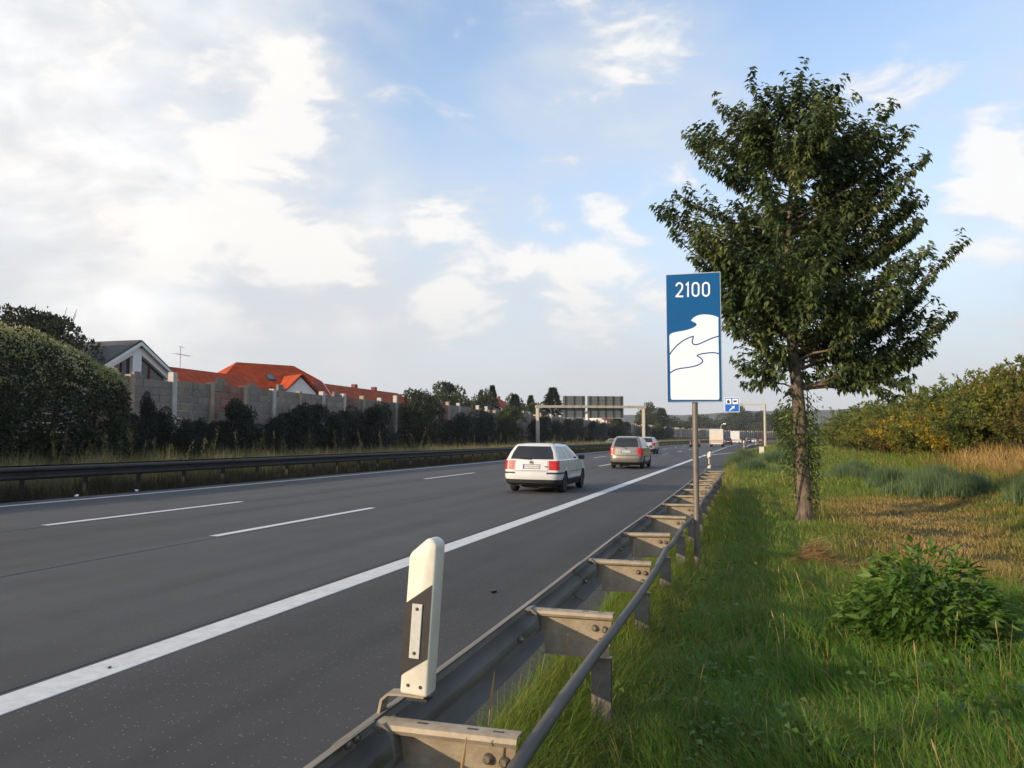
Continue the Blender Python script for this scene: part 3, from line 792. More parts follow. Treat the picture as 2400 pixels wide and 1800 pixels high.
def far_house(loc, label, w, d, ez, rz, roofm, rz_deg=90):
    r = empty('house', loc, R(rz_deg)); tag(r, label, 'house')
    mb = MB(); mb.box(-w/2, w/2, -d/2, d/2, -.5, ez); mb.prism([(-d/2, ez), (d/2, ez), (0, rz-.3)], 'x', -w/2, -w/2+.2); mb.build('wall', M['white_wall'], r)
    rf = MB(); hip_roof(rf, w, d, ez, rz, 0, 1.2); roof = rf.build('roof', roofm, r)
    c = MB(); c.box(w*.2, w*.2+.7, -.3, .3, rz-.6, rz+.7); c.build('chimney', M['brick'], roof)
    window(r, -w*.2, ez-2, 1.2, 1.2, -d/2-.03); window(r, w*.2, ez-2, 1.2, 1.2, -d/2-.03)
far_house((-58, 188, 2.3), 'small house with a red roof among trees left of the gantry', 11, 8, 6.0, 9.2, M['roof_red'])
far_house((-52, 158, 2.2), 'dark roofed house half hidden by trees under the gantry beam', 12, 9, 4.6, 7.2, M['roof_grey'])
far_house((-47, 262, 2.6), 'far house with a bright red roof right of the gantry sign backs', 26, 9, 5.0, 8.4, M['roof_orange'])

def industrial():
    r = empty('industrial_building', (-30, 520, 1.2)); tag(r, 'low white flat roofed industrial building far ahead beside the motorway', 'building')
    mb = MB(); mb.box(-12.5, 12.5, 0, 16, -1, 6.9); mb.build('wall', M['industrial'], r)
    rf = MB(); rf.box(-13.2, 13.2, -.8, 16.5, 6.9, 7.7); rf.build('roof', M['sign_back'], r)
    for k, x in enumerate((-10.2, -4.5, 3.0, 8.4)):
        d = MB(); d.box(x-1.5, x+1.5, -.12, .05, -.5, 5.2); d.build('gate', M['white_wall'] if k % 2 else M['sign_back'], r)
industrial()

# ------------------------------------------------------------------ gantry over the opposite carriageway
def gantry():
    g = empty('sign_gantry', (0, 135, float(rise(135)))); tag(g, 'cream sign gantry over the opposite carriageway seen from behind', 'gantry')
    a, b = (-34.4, 0.4), (-17.6, 7.6)
    import mathutils
    def post(p):
        mb = MB(); mb.box(p[0]-.26, p[0]+.26, p[1]-.26, p[1]+.26, -.3, 6.86); mb.box(p[0]-.42, p[0]+.42, p[1]-.42, p[1]+.42, -.3, .25)
        mb.build('post', M['gantry'], g, None, .03, 1)
    post(a); post(b)
    v = Vector((b[0]-a[0], b[1]-a[1], 0)); Ln = v.length; u = v.normalized(); n = Vector((u.y, -u.x, 0))
    def bar(name, t0, t1, z0, z1, d0, d1, m, par):
        P = lambda t, d, z: (a[0]+u.x*t+n.x*d, a[1]+u.y*t+n.y*d, z)
        mb = MB(); mb.add([P(t0,d0,z0),P(t1,d0,z0),P(t1,d1,z0),P(t0,d1,z0),P(t0,d0,z1),P(t1,d0,z1),P(t1,d1,z1),P(t0,d1,z1)],
               [(3,2,1,0),(4,5,6,7),(0,1,5,4),(1,2,6,5),(2,3,7,6),(3,0,4,7)])
        return mb.build(name, m, par)
    bar('beam', -.4, Ln+.4, 6.86, 7.28, -.3, .3, M['gantry'], g)
    for k in range(9):
        t = 4.6 + k*1.38; bar('clamp', t-.03, t+.03, 6.84, 7.30, -.32, .32, M['sign_back'], g)
    # two sign boards, each an upper and a lower half seen past the beam, on the far side of it
    for (t0, t1, nv) in ((4.4, 8.25, 3), (8.62, 14.9, 5)):
        p = bar('sign_board', t0, t1, 5.15, 8.95, -.50, -.44, M['sign_back'], g)
        for k in range(nv):
            t = t0+.45 + (t1-t0-.9)*k/(nv-1); bar('upright', t-.07, t+.07, 5.2, 8.9, -.44, -.322, M['dark_trim'], p)
        for z in (5.15, 8.87): bar('edge_trim', t0-.03, t1+.03, z, z+.08, -.52, -.42, M['sign_edge'], p)
        for z in (5.9, 8.1): bar('panel_joint', t0+.02, t1-.02, z, z+.03, -.44, -.425, M['steel_dark'], p)
gantry()

# ------------------------------------------------------------------ median barrier
WPROF = [(0,.745),(-.012,.740),(-.062,.715),(-.080,.694),(-.083,.672),(-.074,.650),(-.020,.622),(-.002,.612),(.002,.590),(-.002,.568),(-.020,.558),(-.074,.530),(-.083,.508),(-.080,.486),(-.062,.465),(-.012,.440),(0,.435)]
def wbeam(mb, xs, flip=1, z=0.0, th=.005, dx=0.0):
    """xs: list of (x, y, z) along the run."""
    pr = WPROF; n = len(pr); vs = []; fs = []
    for (x, y, zz) in xs:
        for (px, pz) in pr: vs.append((x+dx+flip*px, y, zz+z+pz))
        for (px, pz) in pr: vs.append((x+dx+flip*(px+th), y, zz+z+pz))
    m = 2*n
    for i in range(len(xs)-1):
        for k in range(n-1):
            fs.append((i*m+k, i*m+k+1, (i+1)*m+k+1, (i+1)*m+k)); fs.append((i*m+n+k+1, i*m+n+k, (i+1)*m+n+k, (i+1)*m+n+k+1))
        fs.append((i*m, (i+1)*m, (i+1)*m+n, i*m+n)); fs.append((i*m+n-1, i*m+2*n-1, (i+1)*m+2*n-1, (i+1)*m+n-1))
    for i in (0, len(xs)-1):
        for k in range(n-1): fs.append((i*m+k, i*m+k+1, i*m+n+k+1, i*m+n+k))
    mb.add(vs, fs)
def median_barrier():
    r = empty('median_barrier', (0, 0, 0)); tag(r, 'dark double sided steel crash barrier along the overgrown median', 'crash barrier')
    y = -8.0
    pm = MB(); pm.box(-.05, .05, -.03, .03, -.4, .72); pm = pm.mesh('post', M['steel_dark'])
    sp = MB(); sp.box(-.42, .42, -.03, .03, .50, .66); sp = sp.mesh('spacer', M['steel_dark'])
    while y < 420:
        step = 4.0 if y < 130 else 8.0
        q = [rp(-17.0, yy) for yy in np.linspace(y, y+step+.08, 3)]
        q = [(p[0], p[1], p[2]+.05) for p in q]
        mb = MB(); wbeam(mb, [(p[0]+.45, p[1], p[2]+.02) for p in q], -1); mb.build('beam', M['steel_dark'], r, 40)
        mb = MB(); wbeam(mb, [(p[0]-.45, p[1], p[2]+.02) for p in q], 1); mb.build('beam', M['steel_dark'], r, 40)
        for yy in ((y+.2, y+2.2) if y < 60 else (y+.2,)):
            p = rp(-17.0, yy, .05); link('post', pm, r, p); link('spacer', sp, r, p)
        y += step
median_barrier()

# ------------------------------------------------------------------ guard rail at the verge
def guard_rail():
    r = empty('guard_rail', (0, 0, 0)); tag(r, 'galvanised guard rail with spacer brackets along the near hard shoulder', 'guard rail')
    def rx(y): return -1.255 - .006*y + .012*math.sin(y*.55)
    S = [2.70 + 2.015*k for k in range(-1, 13)]
    edges = [-3.4, .55, 2.50, 6.55, 10.6, 14.6, 18.6, 22.6, 27.7]
    for i in range(len(edges)-1):
        a, b = edges[i], edges[i+1]+.16
        ys = np.linspace(a, min(b, 27.9), 9)
        dx = .007*(i % 2)
        mb = MB(); wbeam(mb, [(rx(y)+dx, y, .005*math.sin(y*.9)) for y in ys], 1); mb.build('beam', M['steel_beam'], r, 30)
    # meshes shared by all the brackets
    fp = MB(); 
    fp.prism([(.085, .712), (.50, .712), (.485, .505), (.12, .505), (.105, .60)], 'y', -.003, .003)
    fp.prism([(-.045, .500), (.004, .500), (.004, .505), (-.045, .505)], 'x', .10, .505)      # bottom flange
    roll = [(.034, .722), (.038, .733), (.030, .742), (-.020, .744), (-.036, .737), (-.042, .722), (-.036, .708), (-.026, .704), (-.026, .709), (-.034, .714), (-.036, .722), (-.031, .732), (-.020, .737), (.026, .735)]
    fp.prism(roll, 'x', .012, .512)
    fpm = fp.mesh('spacer', M['steel_spacer'], 30, .0)
    st = MB(); st.prism([(.010, .735), (.05, .745), (.085, .715), (.10, .64), (.085, .60), (.075, .60), (.088, .64), (.075, .705), (.05, .732), (.016, .722)], 'y', -.05, .05); stm = st.mesh('strap', M['steel'], 30)
    bl = MB(); bl.lathe([(0, -.020), (.010, -.020), (.016, -.014), (.019, -.004), (.019, .0)], 14, 'y'); blm = bl.mesh('bolt', M['bolt'], 40)
    sl = MB(); sl.box(-.018, .018, -.005, .005, -.004, .0012); slm = sl.mesh('slot', M['black_plastic'])
    ps = MB(); ps.prism([(-.055, -.028), (.055, -.028), (.055, -.016), (.047, -.016), (.047, -.022), (-.047, -.022), (-.047, .022), (.047, .022), (.047, .016), (.055, .016), (.055, .028), (-.055, .028)], 'z', -.4, .503); psm = ps.mesh('post', M['steel_dark2'])
    rj = random.Random(17)
    for k, y in enumerate(S):
        x = rx(y)
        s = link('spacer', fpm, r, (x, y, rj.uniform(-.006, .006))); s.rotation_euler = (R(rj.uniform(-1.2, 1.2)), R(rj.uniform(-.9, .9)), R(rj.uniform(-1.5, 1.5)))
        link('strap', stm, r, (x, y-.01, 0))
        for (bx, bz) in ((.405, .655), (.462, .650), (.44, .585)) if y < 16 else ((.405, .655), (.462, .65)):
            link('bolt', blm, s, (bx, -.003, bz))
        if y < 8:
            for bx in (.17, .35, .44): link('slot', slm, s, (bx, -.004, .7442))
        link('post', psm, r, (x+.44, y+.036, gz(x+.44, y)-.02))
    # splice bolts on the nearest joint
    for (yy, zz) in ((2.62, .70), (2.62, .48), (2.56, .70), (2.56, .48), (2.6, .59)):
        o = link('bolt', blm, r, (rx(yy)-.045 if zz != .59 else rx(yy)+.012, yy, zz)); o.rotation_euler = (0, 0, R(90))
    for yy in np.arange(4.0, 12, 2.0):
        o = link('bolt', blm, r, (rx(yy)+.012, yy+.55, .59)); o.rotation_euler = (0, 0, R(90))
    # the tie tube on the verge side
    pts = [(rx(y)+.535+.018*math.sin(y*1.15+.5)+(.03 if 8.3 < y < 9.6 else 0), y, .672+.016*math.sin(y*.8+1)) for y in np.arange(-2.6, 28.2, .42)]
    mb = MB(); mb.tube(pts, .026, 12); mb.build('tie_tube', M['tube_steel'], r, 50)
M['steel_dark2'] = mat('post_steel', (.21, .19, .165), .65, .35, .3, 6, .15, 40)
guard_rail()

def far_rail():
    r = empty('guard_rail', (0, 0, 0)); tag(r, 'far guard rail curving along the exit lane beyond the white marker box', 'guard rail')
    ys = np.arange(88, 262, 4.0)
    def at(y): 
        l = float(redge(y))+.40 + 1.1*max(0, (100-y)/12)**2*.2
        return (l+float(off(y)), y, float(rise(y)) + .02 - .35*max(0, (92-y)/4))
    for i in range(0, len(ys)-1):
        q = [at(ys[i]), at(ys[i+1]+.1)]
        mb = MB(); wbeam(mb, q, 1); mb.build('beam', M['steel_spacer'], r, 40)
    pm = MB(); pm.box(.02, .12, -.03, .03, -.4, .7); pm = pm.mesh('post', M['steel_dark2'])
    for y in ys[::1]: link('post', pm, r, at(y))
far_rail()

# ------------------------------------------------------------------ delineators
def delineator():
    r = empty('delineator_post', (0, 0, 0))
    W, Dp = .0475, .088
    mb = MB()
    mb.prism([(-W, 0), (W, -.004), (W, .478), (W-.012, .494), (W-.034, .500), (-W+.010, .452), (-W, .440)], 'y', -Dp/2, Dp/2)
    mb.build('body', M['white_plastic'], r, 35, .011, 3)
    bd = MB(); y = -Dp/2
    bd.prism([(-W-.0012, .058), (W-.009, .118), (W-.009, .352), (-W-.0012, .285)], 'y', y-.0016, y+.02)
    bd.prism([(-W-.0012, .058), (-W+.003, .060), (-W+.003, .288), (-W-.0012, .285)], 'y', y+.02, Dp/2-.012)
    band = bd.build('black_band', M['black_plastic'], r)
    rf = MB(); rf.box(-.022, .013, y-.006, y-.001, .116, .288); ref = rf.build('reflector', M['reflector'], r, None, .0015, 1)
    bl = MB(); bl.lathe([(0, -.003), (.004, -.003), (.006, 0)], 10, 'y'); bm_ = bl.mesh('screw', M['rust'], 40)
    for (x, z) in ((-.0045, .133), (-.0045, .272)): link('screw', bm_, ref, (x, y-.006, z))
    for (x, z) in ((-.02, .030), (.022, .028)): link('screw', bm_, r, (x, y-.0005, z))
    br = MB(); br.prism([(-.125, -.075), (-.118, -.03), (-.095, -.008), (-.05, -.004), (.03, -.004), (.03, -.0105), (-.05, -.0115), (-.092, -.016), (-.110, -.034), (-.116, -.075)], 'y', -.030, .030)
    br.box(-.026, .02, -.006, .004, -.006, .05)
    br.build('bracket', M['steel_spacer'], r, 35)
    fo = MB(); fo.box(-.030, .040, -.025, .03, -.022, -.0125); fo.build('foot', M['black_plastic'], r)
    return r
d1 = delineator(); d1.scale = (1.09, 1.09, 1.09); d1.location = (-1.150, 2.80, .812); d1.rotation_euler = (R(-1.5), R(3.2), R(2))
tag(d1, 'large white and black delineator post clamped to the nearest end of the guard rail', 'delineator', 'delineator posts on the guard rails')
def dcopy(loc, label, rot=(0, 0, 0)):
    c = copy_tree(d1); c.location = loc; c.rotation_euler = rot; c['label'] = label; return c
dcopy((-1.33, 27.7, .80), 'small delineator post just right of the blue sign pole at the rail end', (0, R(1), 0))
for (y, lab, sc_) in ((93.0, 'white delineator post where the far rail begins its curve', 1.45), (126.0, 'small white delineator post on the far rail, behind the nearer one', 1.4)):
    c = dcopy((float(redge(y))+.42+float(off(y)), y, float(rise(y))+.78), lab); c.scale = (sc_,)*3

# ------------------------------------------------------------------ the blue and white sign
def stroke(mb, pts, w, y0, y1, closed=False):
    """A painted stroke of width w along 2D points (x,z), with mitred joints."""
    P = [Vector((a, b)) for a, b in pts]; n = len(P); Lf = []; Rt = []
    for i in range(n):
        a = P[i-1] if (i or closed) else P[i]; b = P[(i+1) % n] if (i < n-1 or closed) else P[i]
        t1 = (P[i]-a); t2 = (b-P[i])
        t1 = t1.normalized() if t1.length > 1e-9 else t2.normalized(); t2 = t2.normalized() if t2.length > 1e-9 else t1
        t = (t1+t2); t = t.normalized() if t.length > 1e-6 else t1
        nn = Vector((-t.y, t.x)); k = 1/max(.45, abs(nn.dot(Vector((-t1.y, t1.x)))))
        Lf.append(P[i]+nn*w/2*k); Rt.append(P[i]-nn*w/2*k)
    m = n if closed else n-1
    for i in range(m):
        j = (i+1) % n
        mb.add([(Lf[i].x, y0, Lf[i].y), (Rt[i].x, y0, Rt[i].y), (Rt[j].x, y0, Rt[j].y), (Lf[j].x, y0, Lf[j].y),
                (Lf[i].x, y1, Lf[i].y), (Rt[i].x, y1, Rt[i].y), (Rt[j].x, y1, Rt[j].y), (Lf[j].x, y1, Lf[j].y)],
               [(0,1,2,3), (7,6,5,4), (0,4,5,1), (1,5,6,2), (2,6,7,3), (3,7,4,0)])
def smooth_pts(pts, it=2):
    for _ in range(it):
        q = [pts[0]]
        for a, b in zip(pts[:-1], pts[1:]):
            q += [(a[0]*.75+b[0]*.25, a[1]*.75+b[1]*.25), (a[0]*.25+b[0]*.75, a[1]*.25+b[1]*.75)]
        q.append(pts[-1]); pts = q
    return pts
def blue_sign():
    sx, sy = -.705, 11.17
    r = empty('information_sign', (sx, sy, gz(sx, sy))); tag(r, 'tall blue and white sign reading 2100 with wave lines, on a grey pole', 'road sign')
    W, Z0, Z1 = .356, 2.195-gz(sx, sy), 3.905-gz(sx, sy)
    H = Z1-Z0
    def Q(px, py):                                       # from the drawing on the board to metres
        u = (px-70-(py-88)*.0145)/445.0; v = (py-(88-20*u))/(1030+10*u)
        return (-W + 2*W*u, Z1 - H*v)
    mb = MB(); mb.tube([(.0, .0, -.4), (.0, .0, Z1-.2)], .0375, 16); mb.build('pole', M['grey_pole'], r, 40)
    mb = MB(); mb.box(-W, W, -.064, -.044, Z0, Z1); mb.build('board', M['sign_edge'], r, None, .004, 1)
    mb = MB(); t = .009; mb.box(-W+t, W-t, -.0655, -.062, Z0+t, Z1-t); bf = mb.build('blue_field', M['sign_blue'], r)
    cl = MB(); 
    for z in (Z0+.25, Z1-.35): cl.box(-.05, .05, -.044, .045, z, z+.04)
    cl.build('clamp', M['steel'], r)
    top = [(103,583),(108,574),(122,563),(160,552),(220,543),(270,530),(305,515),(322,502),(326,495),(320,483),(305,474),(279,463)]
    top2 = [(284,455),(300,438),(320,426),(340,418),(380,412),(420,414),(460,421),(497,435)]
    right = [(498,600),(502,850),(504,1074),(501,1086),(492,1091)]
    left = [(128,1094),(120,1091),(115,1082),(111,850)]
    poly = smooth_pts([Q(*p) for p in top], 1) + [Q(*p) for p in top2] + [Q(*p) for p in right] + [Q(*p) for p in left]
    from mathutils.geometry import tessellate_polygon
    tris = tessellate_polygon([[Vector((a, b, 0)) for a, b in poly]])
    m2 = MB(); n = len(poly)
    vs = [(a, -.0675, b) for a, b in poly] + [(a, -.065, b) for a, b in poly]
    m2.add(vs, [tuple(tt) for tt in tris] + [(i, (i+1) % n, n+(i+1) % n, n+i) for i in range(n)])
    m2.build('white_wave', M['sign_white'], r)
    l1 = [(105,735),(125,705),(160,665),(200,632),(250,603),(285,590),(299,588),(294,606),(288,632),(292,648),(315,656),(345,648),(390,628),(440,605),(475,593),(501,587)]
    l2 = [(108,882),(140,860),(180,846),(250,837),(300,828),(340,815),(366,798),(374,784),(362,765),(345,752),(324,743),(345,731),(390,723),(430,718),(470,718),(502,726)]
    for l in (l1, l2):
        q = MB(); stroke(q, smooth_pts([Q(*p) for p in l], 1), .016, -.0690, -.0670); q.build('wave_line', M['sign_blue'], r)
    # the number
    def digit(pts, name, closed=False, it=2, parts=None):
        q = MB(); stroke(q, [Q(*p) for p in pts], .0225, -.0690, -.0645, closed); q.build(name, M['sign_white'], r)
    def arc(cx, cy, rx, ry, a0, a1, n=10): return [(cx+rx*math.cos(R(a0+(a1-a0)*i/n)), cy-ry*math.sin(R(a0+(a1-a0)*i/n))) for i in range(n+1)]
    two = arc(184, 187, 25, 28, 175, -20, 10) + [(205, 208), (162, 266)]
    digit(two, 'digit'); q = MB(); stroke(q, [Q(153, 266), Q(217, 266.5)], .0225, -.0692, -.0646); q.build('digit', M['sign_white'], r)
    digit([(238, 176), (255, 158), (255, 271)], 'digit')
    for cx in (316, 399):
        digit(arc(cx, 185, 25, 27, 0, 180, 10) + arc(cx, 237, 25, 27, 180, 360, 10), 'digit', True)
blue_sign()

# ------------------------------------------------------------------ the cantilever sign at the exit
def cantilever():
    y = 150.; z0 = float(rise(y))+.1
    r = empty('cantilever_sign', (2.30, y, z0)); tag(r, 'blue exit sign with two white pictograms and arrow hanging from a cream cantilever', 'road sign')
    mb = MB(); mb.tube([(0, 0, -.5), (0, 0, 7.55)], [.24, .20], 12); mb.build('post', M['gantry'], r, 40)
    mb = MB(); mb.box(-4.2, .22, -.11, .11, 7.32, 7.58); mb.build('arm', M['gantry'], r)
    x0, x1, Z0, Z1 = -6.72, -4.18, 6.15, 8.75
    mb = MB(); mb.box(x0, x1, -.20, -.14, Z0, Z1); mb.build('board', M['sign_white'], r)
    mb = MB(); mb.box(x0+.1, x1-.1, -.215, -.198, Z0+.1, Z1-.1); mb.build('blue_field', M['sign_blue_bright'], r)
    for cx in (-6.03, -4.87):
        mb = MB(); mb.box(cx-.48, cx+.48, -.23, -.213, 7.55, 8.5); mb.build('pictogram_panel', M['sign_white'], r)
    p = MB(); p.prism([(-6.25, 7.7), (-5.82, 7.7), (-5.78, 8.1), (-5.9, 8.12), (-5.92, 8.3), (-6.16, 8.3), (-6.2, 8.12), (-6.29, 8.1)], 'y', -.245, -.228); p.build('pictogram', M['black_plastic'], r)
    p = MB(); p.prism([(-5.12, 7.88), (-4.72, 7.88), (-4.62, 8.02), (-4.56, 8.2), (-5.2, 8.2), (-5.2, 8.0)], 'y', -.245, -.228); p.build('pictogram', M['black_plastic'], r)
    a = MB(); a.prism([(-5.94, 6.52), (-5.80, 6.38), (-5.22, 6.86), (-5.08, 6.72), (-4.98, 7.25), (-5.56, 7.14), (-5.40, 7.03)], 'y', -.235, -.213); a.build('arrow', M['sign_white'], r)
cantilever()

def marker_box():
    r = empty('marker_box', gp(1.0, 90.0)); tag(r, 'small white roadside box in the weeds below the cantilever sign', 'box')
    mb = MB(); mb.box(-.24, .24, -.18, .18, .18, .82); mb.build('cabinet', M['white_plastic'], r, None, .02, 1)
    mb = MB(); mb.box(-.27, .27, -.21, .21, .82, .88); mb.build('lid', M['white_plastic'], r, None, .01, 1)
    mb = MB(); mb.box(-.2, -.12, -.08, .08, -.3, .18); mb.box(.12, .2, -.08, .08, -.3, .18); mb.build('foot', M['concrete'], r)
marker_box()
#PART3

# ------------------------------------------------------------------ vehicles
class Shell:
    """A car body as a loft of rounded outlines. Levels: dict(zr, zf, yr, yf, hw, rr, rf, bul)."""
    def __init__(s, levels, yw, wheels, wr):
        s.L = levels; s.yw = yw; s.wheels = wheels; s.wr = wr
    def lev(s, v):
        i = min(int(v), len(s.L)-2); f = v-i; a, b = s.L[i], s.L[i+1]
        return {k: a[k]*(1-f)+b[k]*f for k in a}
    def arch(s, y):
        z = -1
        for w in s.wheels:
            d = abs(y-w)
            if d < s.wr: z = max(z, .31+math.sqrt(s.wr**2-d*d))
        return z
    def pt(s, v, c, sg):
        q = s.lev(v); yr, yf, hw = q['yr'], q['yf'], q['hw']
        rr, rf = min(q['rr'], hw*.95), min(q['rf'], hw*.95)
        cr, sd_, cf = .16, .22, .78                       # ends of rear face, rear corner, side
        if c < cr:
            x = (hw-rr)*c/cr; y = yr
        elif c < sd_:
            a = (c-cr)/(sd_-cr)*math.pi/2; x = hw-rr+rr*math.sin(a); y = yr+rr-rr*math.cos(a)
        elif c < cf:
            x = hw; y = yr+rr+(yf-rf-yr-rr)*(c-sd_)/(cf-sd_)
        elif c < .84:
            a = (c-cf)/.06*math.pi/2; x = hw-rf+rf*math.cos(a); y = yf-rf+rf*math.sin(a)
        else:
            x = (hw-rf)*(1-(c-.84)/.16); y = yf
        if hw > .02:
            k = (x/hw)**2
            if c < .5: y += q['bul']*k*(1-min(1, max(0, (c-sd_)/(.5-sd_))))
            else: y -= q['bul']*2.2*k*min(1, max(0, (c-.5)/(cf-.5)))
        t = (y-s.yw)/max(1e-3, (s.L[0]['yf']-s.yw)); t = min(1, max(0, t)); t = t*t*(3-2*t)
        z = q['zr']*(1-t)+q['zf']*t
        az = s.arch(y)
        if sd_-.02 < c < cf+.02 and az > z and v < 5.2: z = az + .004*v
        return Vector((sg*x, y, z))
    def body(s, name, m, parent, va, vb, nv=2):
        cs = list(np.linspace(0, .16, 6)) + list(np.linspace(.16, .22, 6))[1:] + list(np.linspace(.22, .78, 57))[1:] + list(np.linspace(.78, .84, 6))[1:] + list(np.linspace(.84, 1, 6))[1:]
        vs_ = np.array(sorted(set([va, vb] + [q for q in np.linspace(0, len(s.L)-1, (len(s.L)-1)*nv+1) if va < q < vb])))
        mb = MB(); n = len(cs)
        for sg in (1, -1):
            P = [s.pt(v, c, sg) for v in vs_ for c in cs]
            F = []
            for i in range(len(vs_)-1):
                for k in range(n-1):
                    f = (i*n+k, i*n+k+1, (i+1)*n+k+1, (i+1)*n+k); F.append(f if sg > 0 else f[::-1])
            mb.add(P, F)
        me = bpy.data.meshes.new(name); me.from_pydata(mb.v, [], mb.f)
        bm = bmesh.new(); bm.from_mesh(me); bmesh.ops.remove_doubles(bm, verts=bm.verts, dist=2e-4)
        bmesh.ops.dissolve_degenerate(bm, edges=bm.edges, dist=1e-4); bmesh.ops.recalc_face_normals(bm, faces=bm.faces); bm.to_mesh(me); bm.free()
        me.materials.append(m); me.polygons.foreach_set('use_smooth', [True]*len(me.polygons)); me.set_sharp_from_angle(angle=R(32))
        return link(name, me, parent)
    def nrm(s, v, c, sg):
        e = .01
        a = s.pt(v, min(c+e, .999), sg)-s.pt(v, max(c-e, 0), sg); b = s.pt(v+e, c, sg)-s.pt(max(v-e, 0), c, sg)
        n = a.cross(b); n.normalize()
        ctr = Vector((0, (s.L[0]['yr']+s.L[0]['yf'])/2, .6))
        return n if n.dot(s.pt(v, c, sg)-ctr) > 0 else -n
    def patch(s, name, m, parent, v0, v1, c0, c1, sg, offs=.006, nu=10, nv=4, slant=(0, 0), both=False):
        """A panel that lies on the body between levels v0..v1 and c0..c1, with its own thickness."""
        mb = MB(); P = []; B = []
        for i in range(nv+1):
            v = v0+(v1-v0)*i/nv
            for k in range(nu+1):
                a = c0 + slant[0]*i/nv; b = c1 + slant[1]*i/nv
                c = a+(b-a)*k/nu; g = sg
                if c < 0: c = -c; g = -sg
                n = s.nrm(v, c, g); p = s.pt(v, c, g)
                P.append(p+n*offs); B.append(p-n*.015)
        w = nu+1; N_ = len(P); F = []
        for i in range(nv):
            for k in range(nu): F.append((i*w+k, i*w+k+1, (i+1)*w+k+1, (i+1)*w+k))
        per = [k for k in range(nu)] + [i*w+nu for i in range(nv)] + [nv*w+k for k in range(nu, 0, -1)] + [i*w for i in range(nv, 0, -1)]
        for a, b in zip(per, per[1:]+per[:1]): F.append((a, b, N_+b, N_+a))
        mb.add(P+B, F)
        return mb.build(name, m, parent, 35)

def lv(zr, zf, yr, yf, hw, rr=.22, rf=.35, bul=.05): return dict(zr=zr, zf=zf, yr=yr, yf=yf, hw=hw, rr=rr, rf=rf, bul=bul)
WHEELS = {}
def wheel(parent, x, y, r, w, rimm, spokes=7):
    key = (round(r, 3), round(w, 3), rimm.name)
    if key not in WHEELS:
        t = MB(); t.lathe([(r*.66, w/2-.012), (r*.80, w/2), (r*.93, w/2-.006), (r*.99, w/2-.03), (r, 0), (r*.99, -w/2+.03), (r*.93, -w/2+.006), (r*.7, -w/2)], 28, 'x')
        ri = MB(); ri.lathe([(.0, w/2-.02), (r*.12, w/2-.016), (r*.16, w/2-.03)], 16, 'x')
        for k in range(spokes):
            a = 2*math.pi*k/spokes; ca, sa = math.cos(a), math.sin(a)
            def P(rad, tn, xx): return (xx, rad*ca-tn*sa, rad*sa+tn*ca)
            q = []
            for (rad, tn) in ((r*.10, .028), (r*.62, .035), (r*.62, -.035), (r*.10, -.028)): q.append(P(rad, tn, w/2-.022))
            for (rad, tn) in ((r*.10, .028), (r*.62, .035), (r*.62, -.035), (r*.10, -.028)): q.append(P(rad, tn, w/2-.05))
            ri.add(q, [(0,1,2,3), (7,6,5,4), (0,4,5,1), (1,5,6,2), (2,6,7,3), (3,7,4,0)])
        ri.lathe([(r*.56, w/2-.03), (r*.60, w/2-.012), (r*.66, w/2-.012), (r*.67, w/2-.06), (r*.60, -w/2+.03), (0, -w/2+.03)], 28, 'x')
        WHEELS[key] = (t.mesh('tyre', M['tyre'], 40), ri.mesh('rim', rimm, 40))
    tm, rm = WHEELS[key]
    e = empty('wheel', (x, y, r)); e.parent = parent
    if x < 0: e.rotation_euler = (0, 0, math.pi)
    link('tyre', tm, e); link('rim', rm, e)
    return e

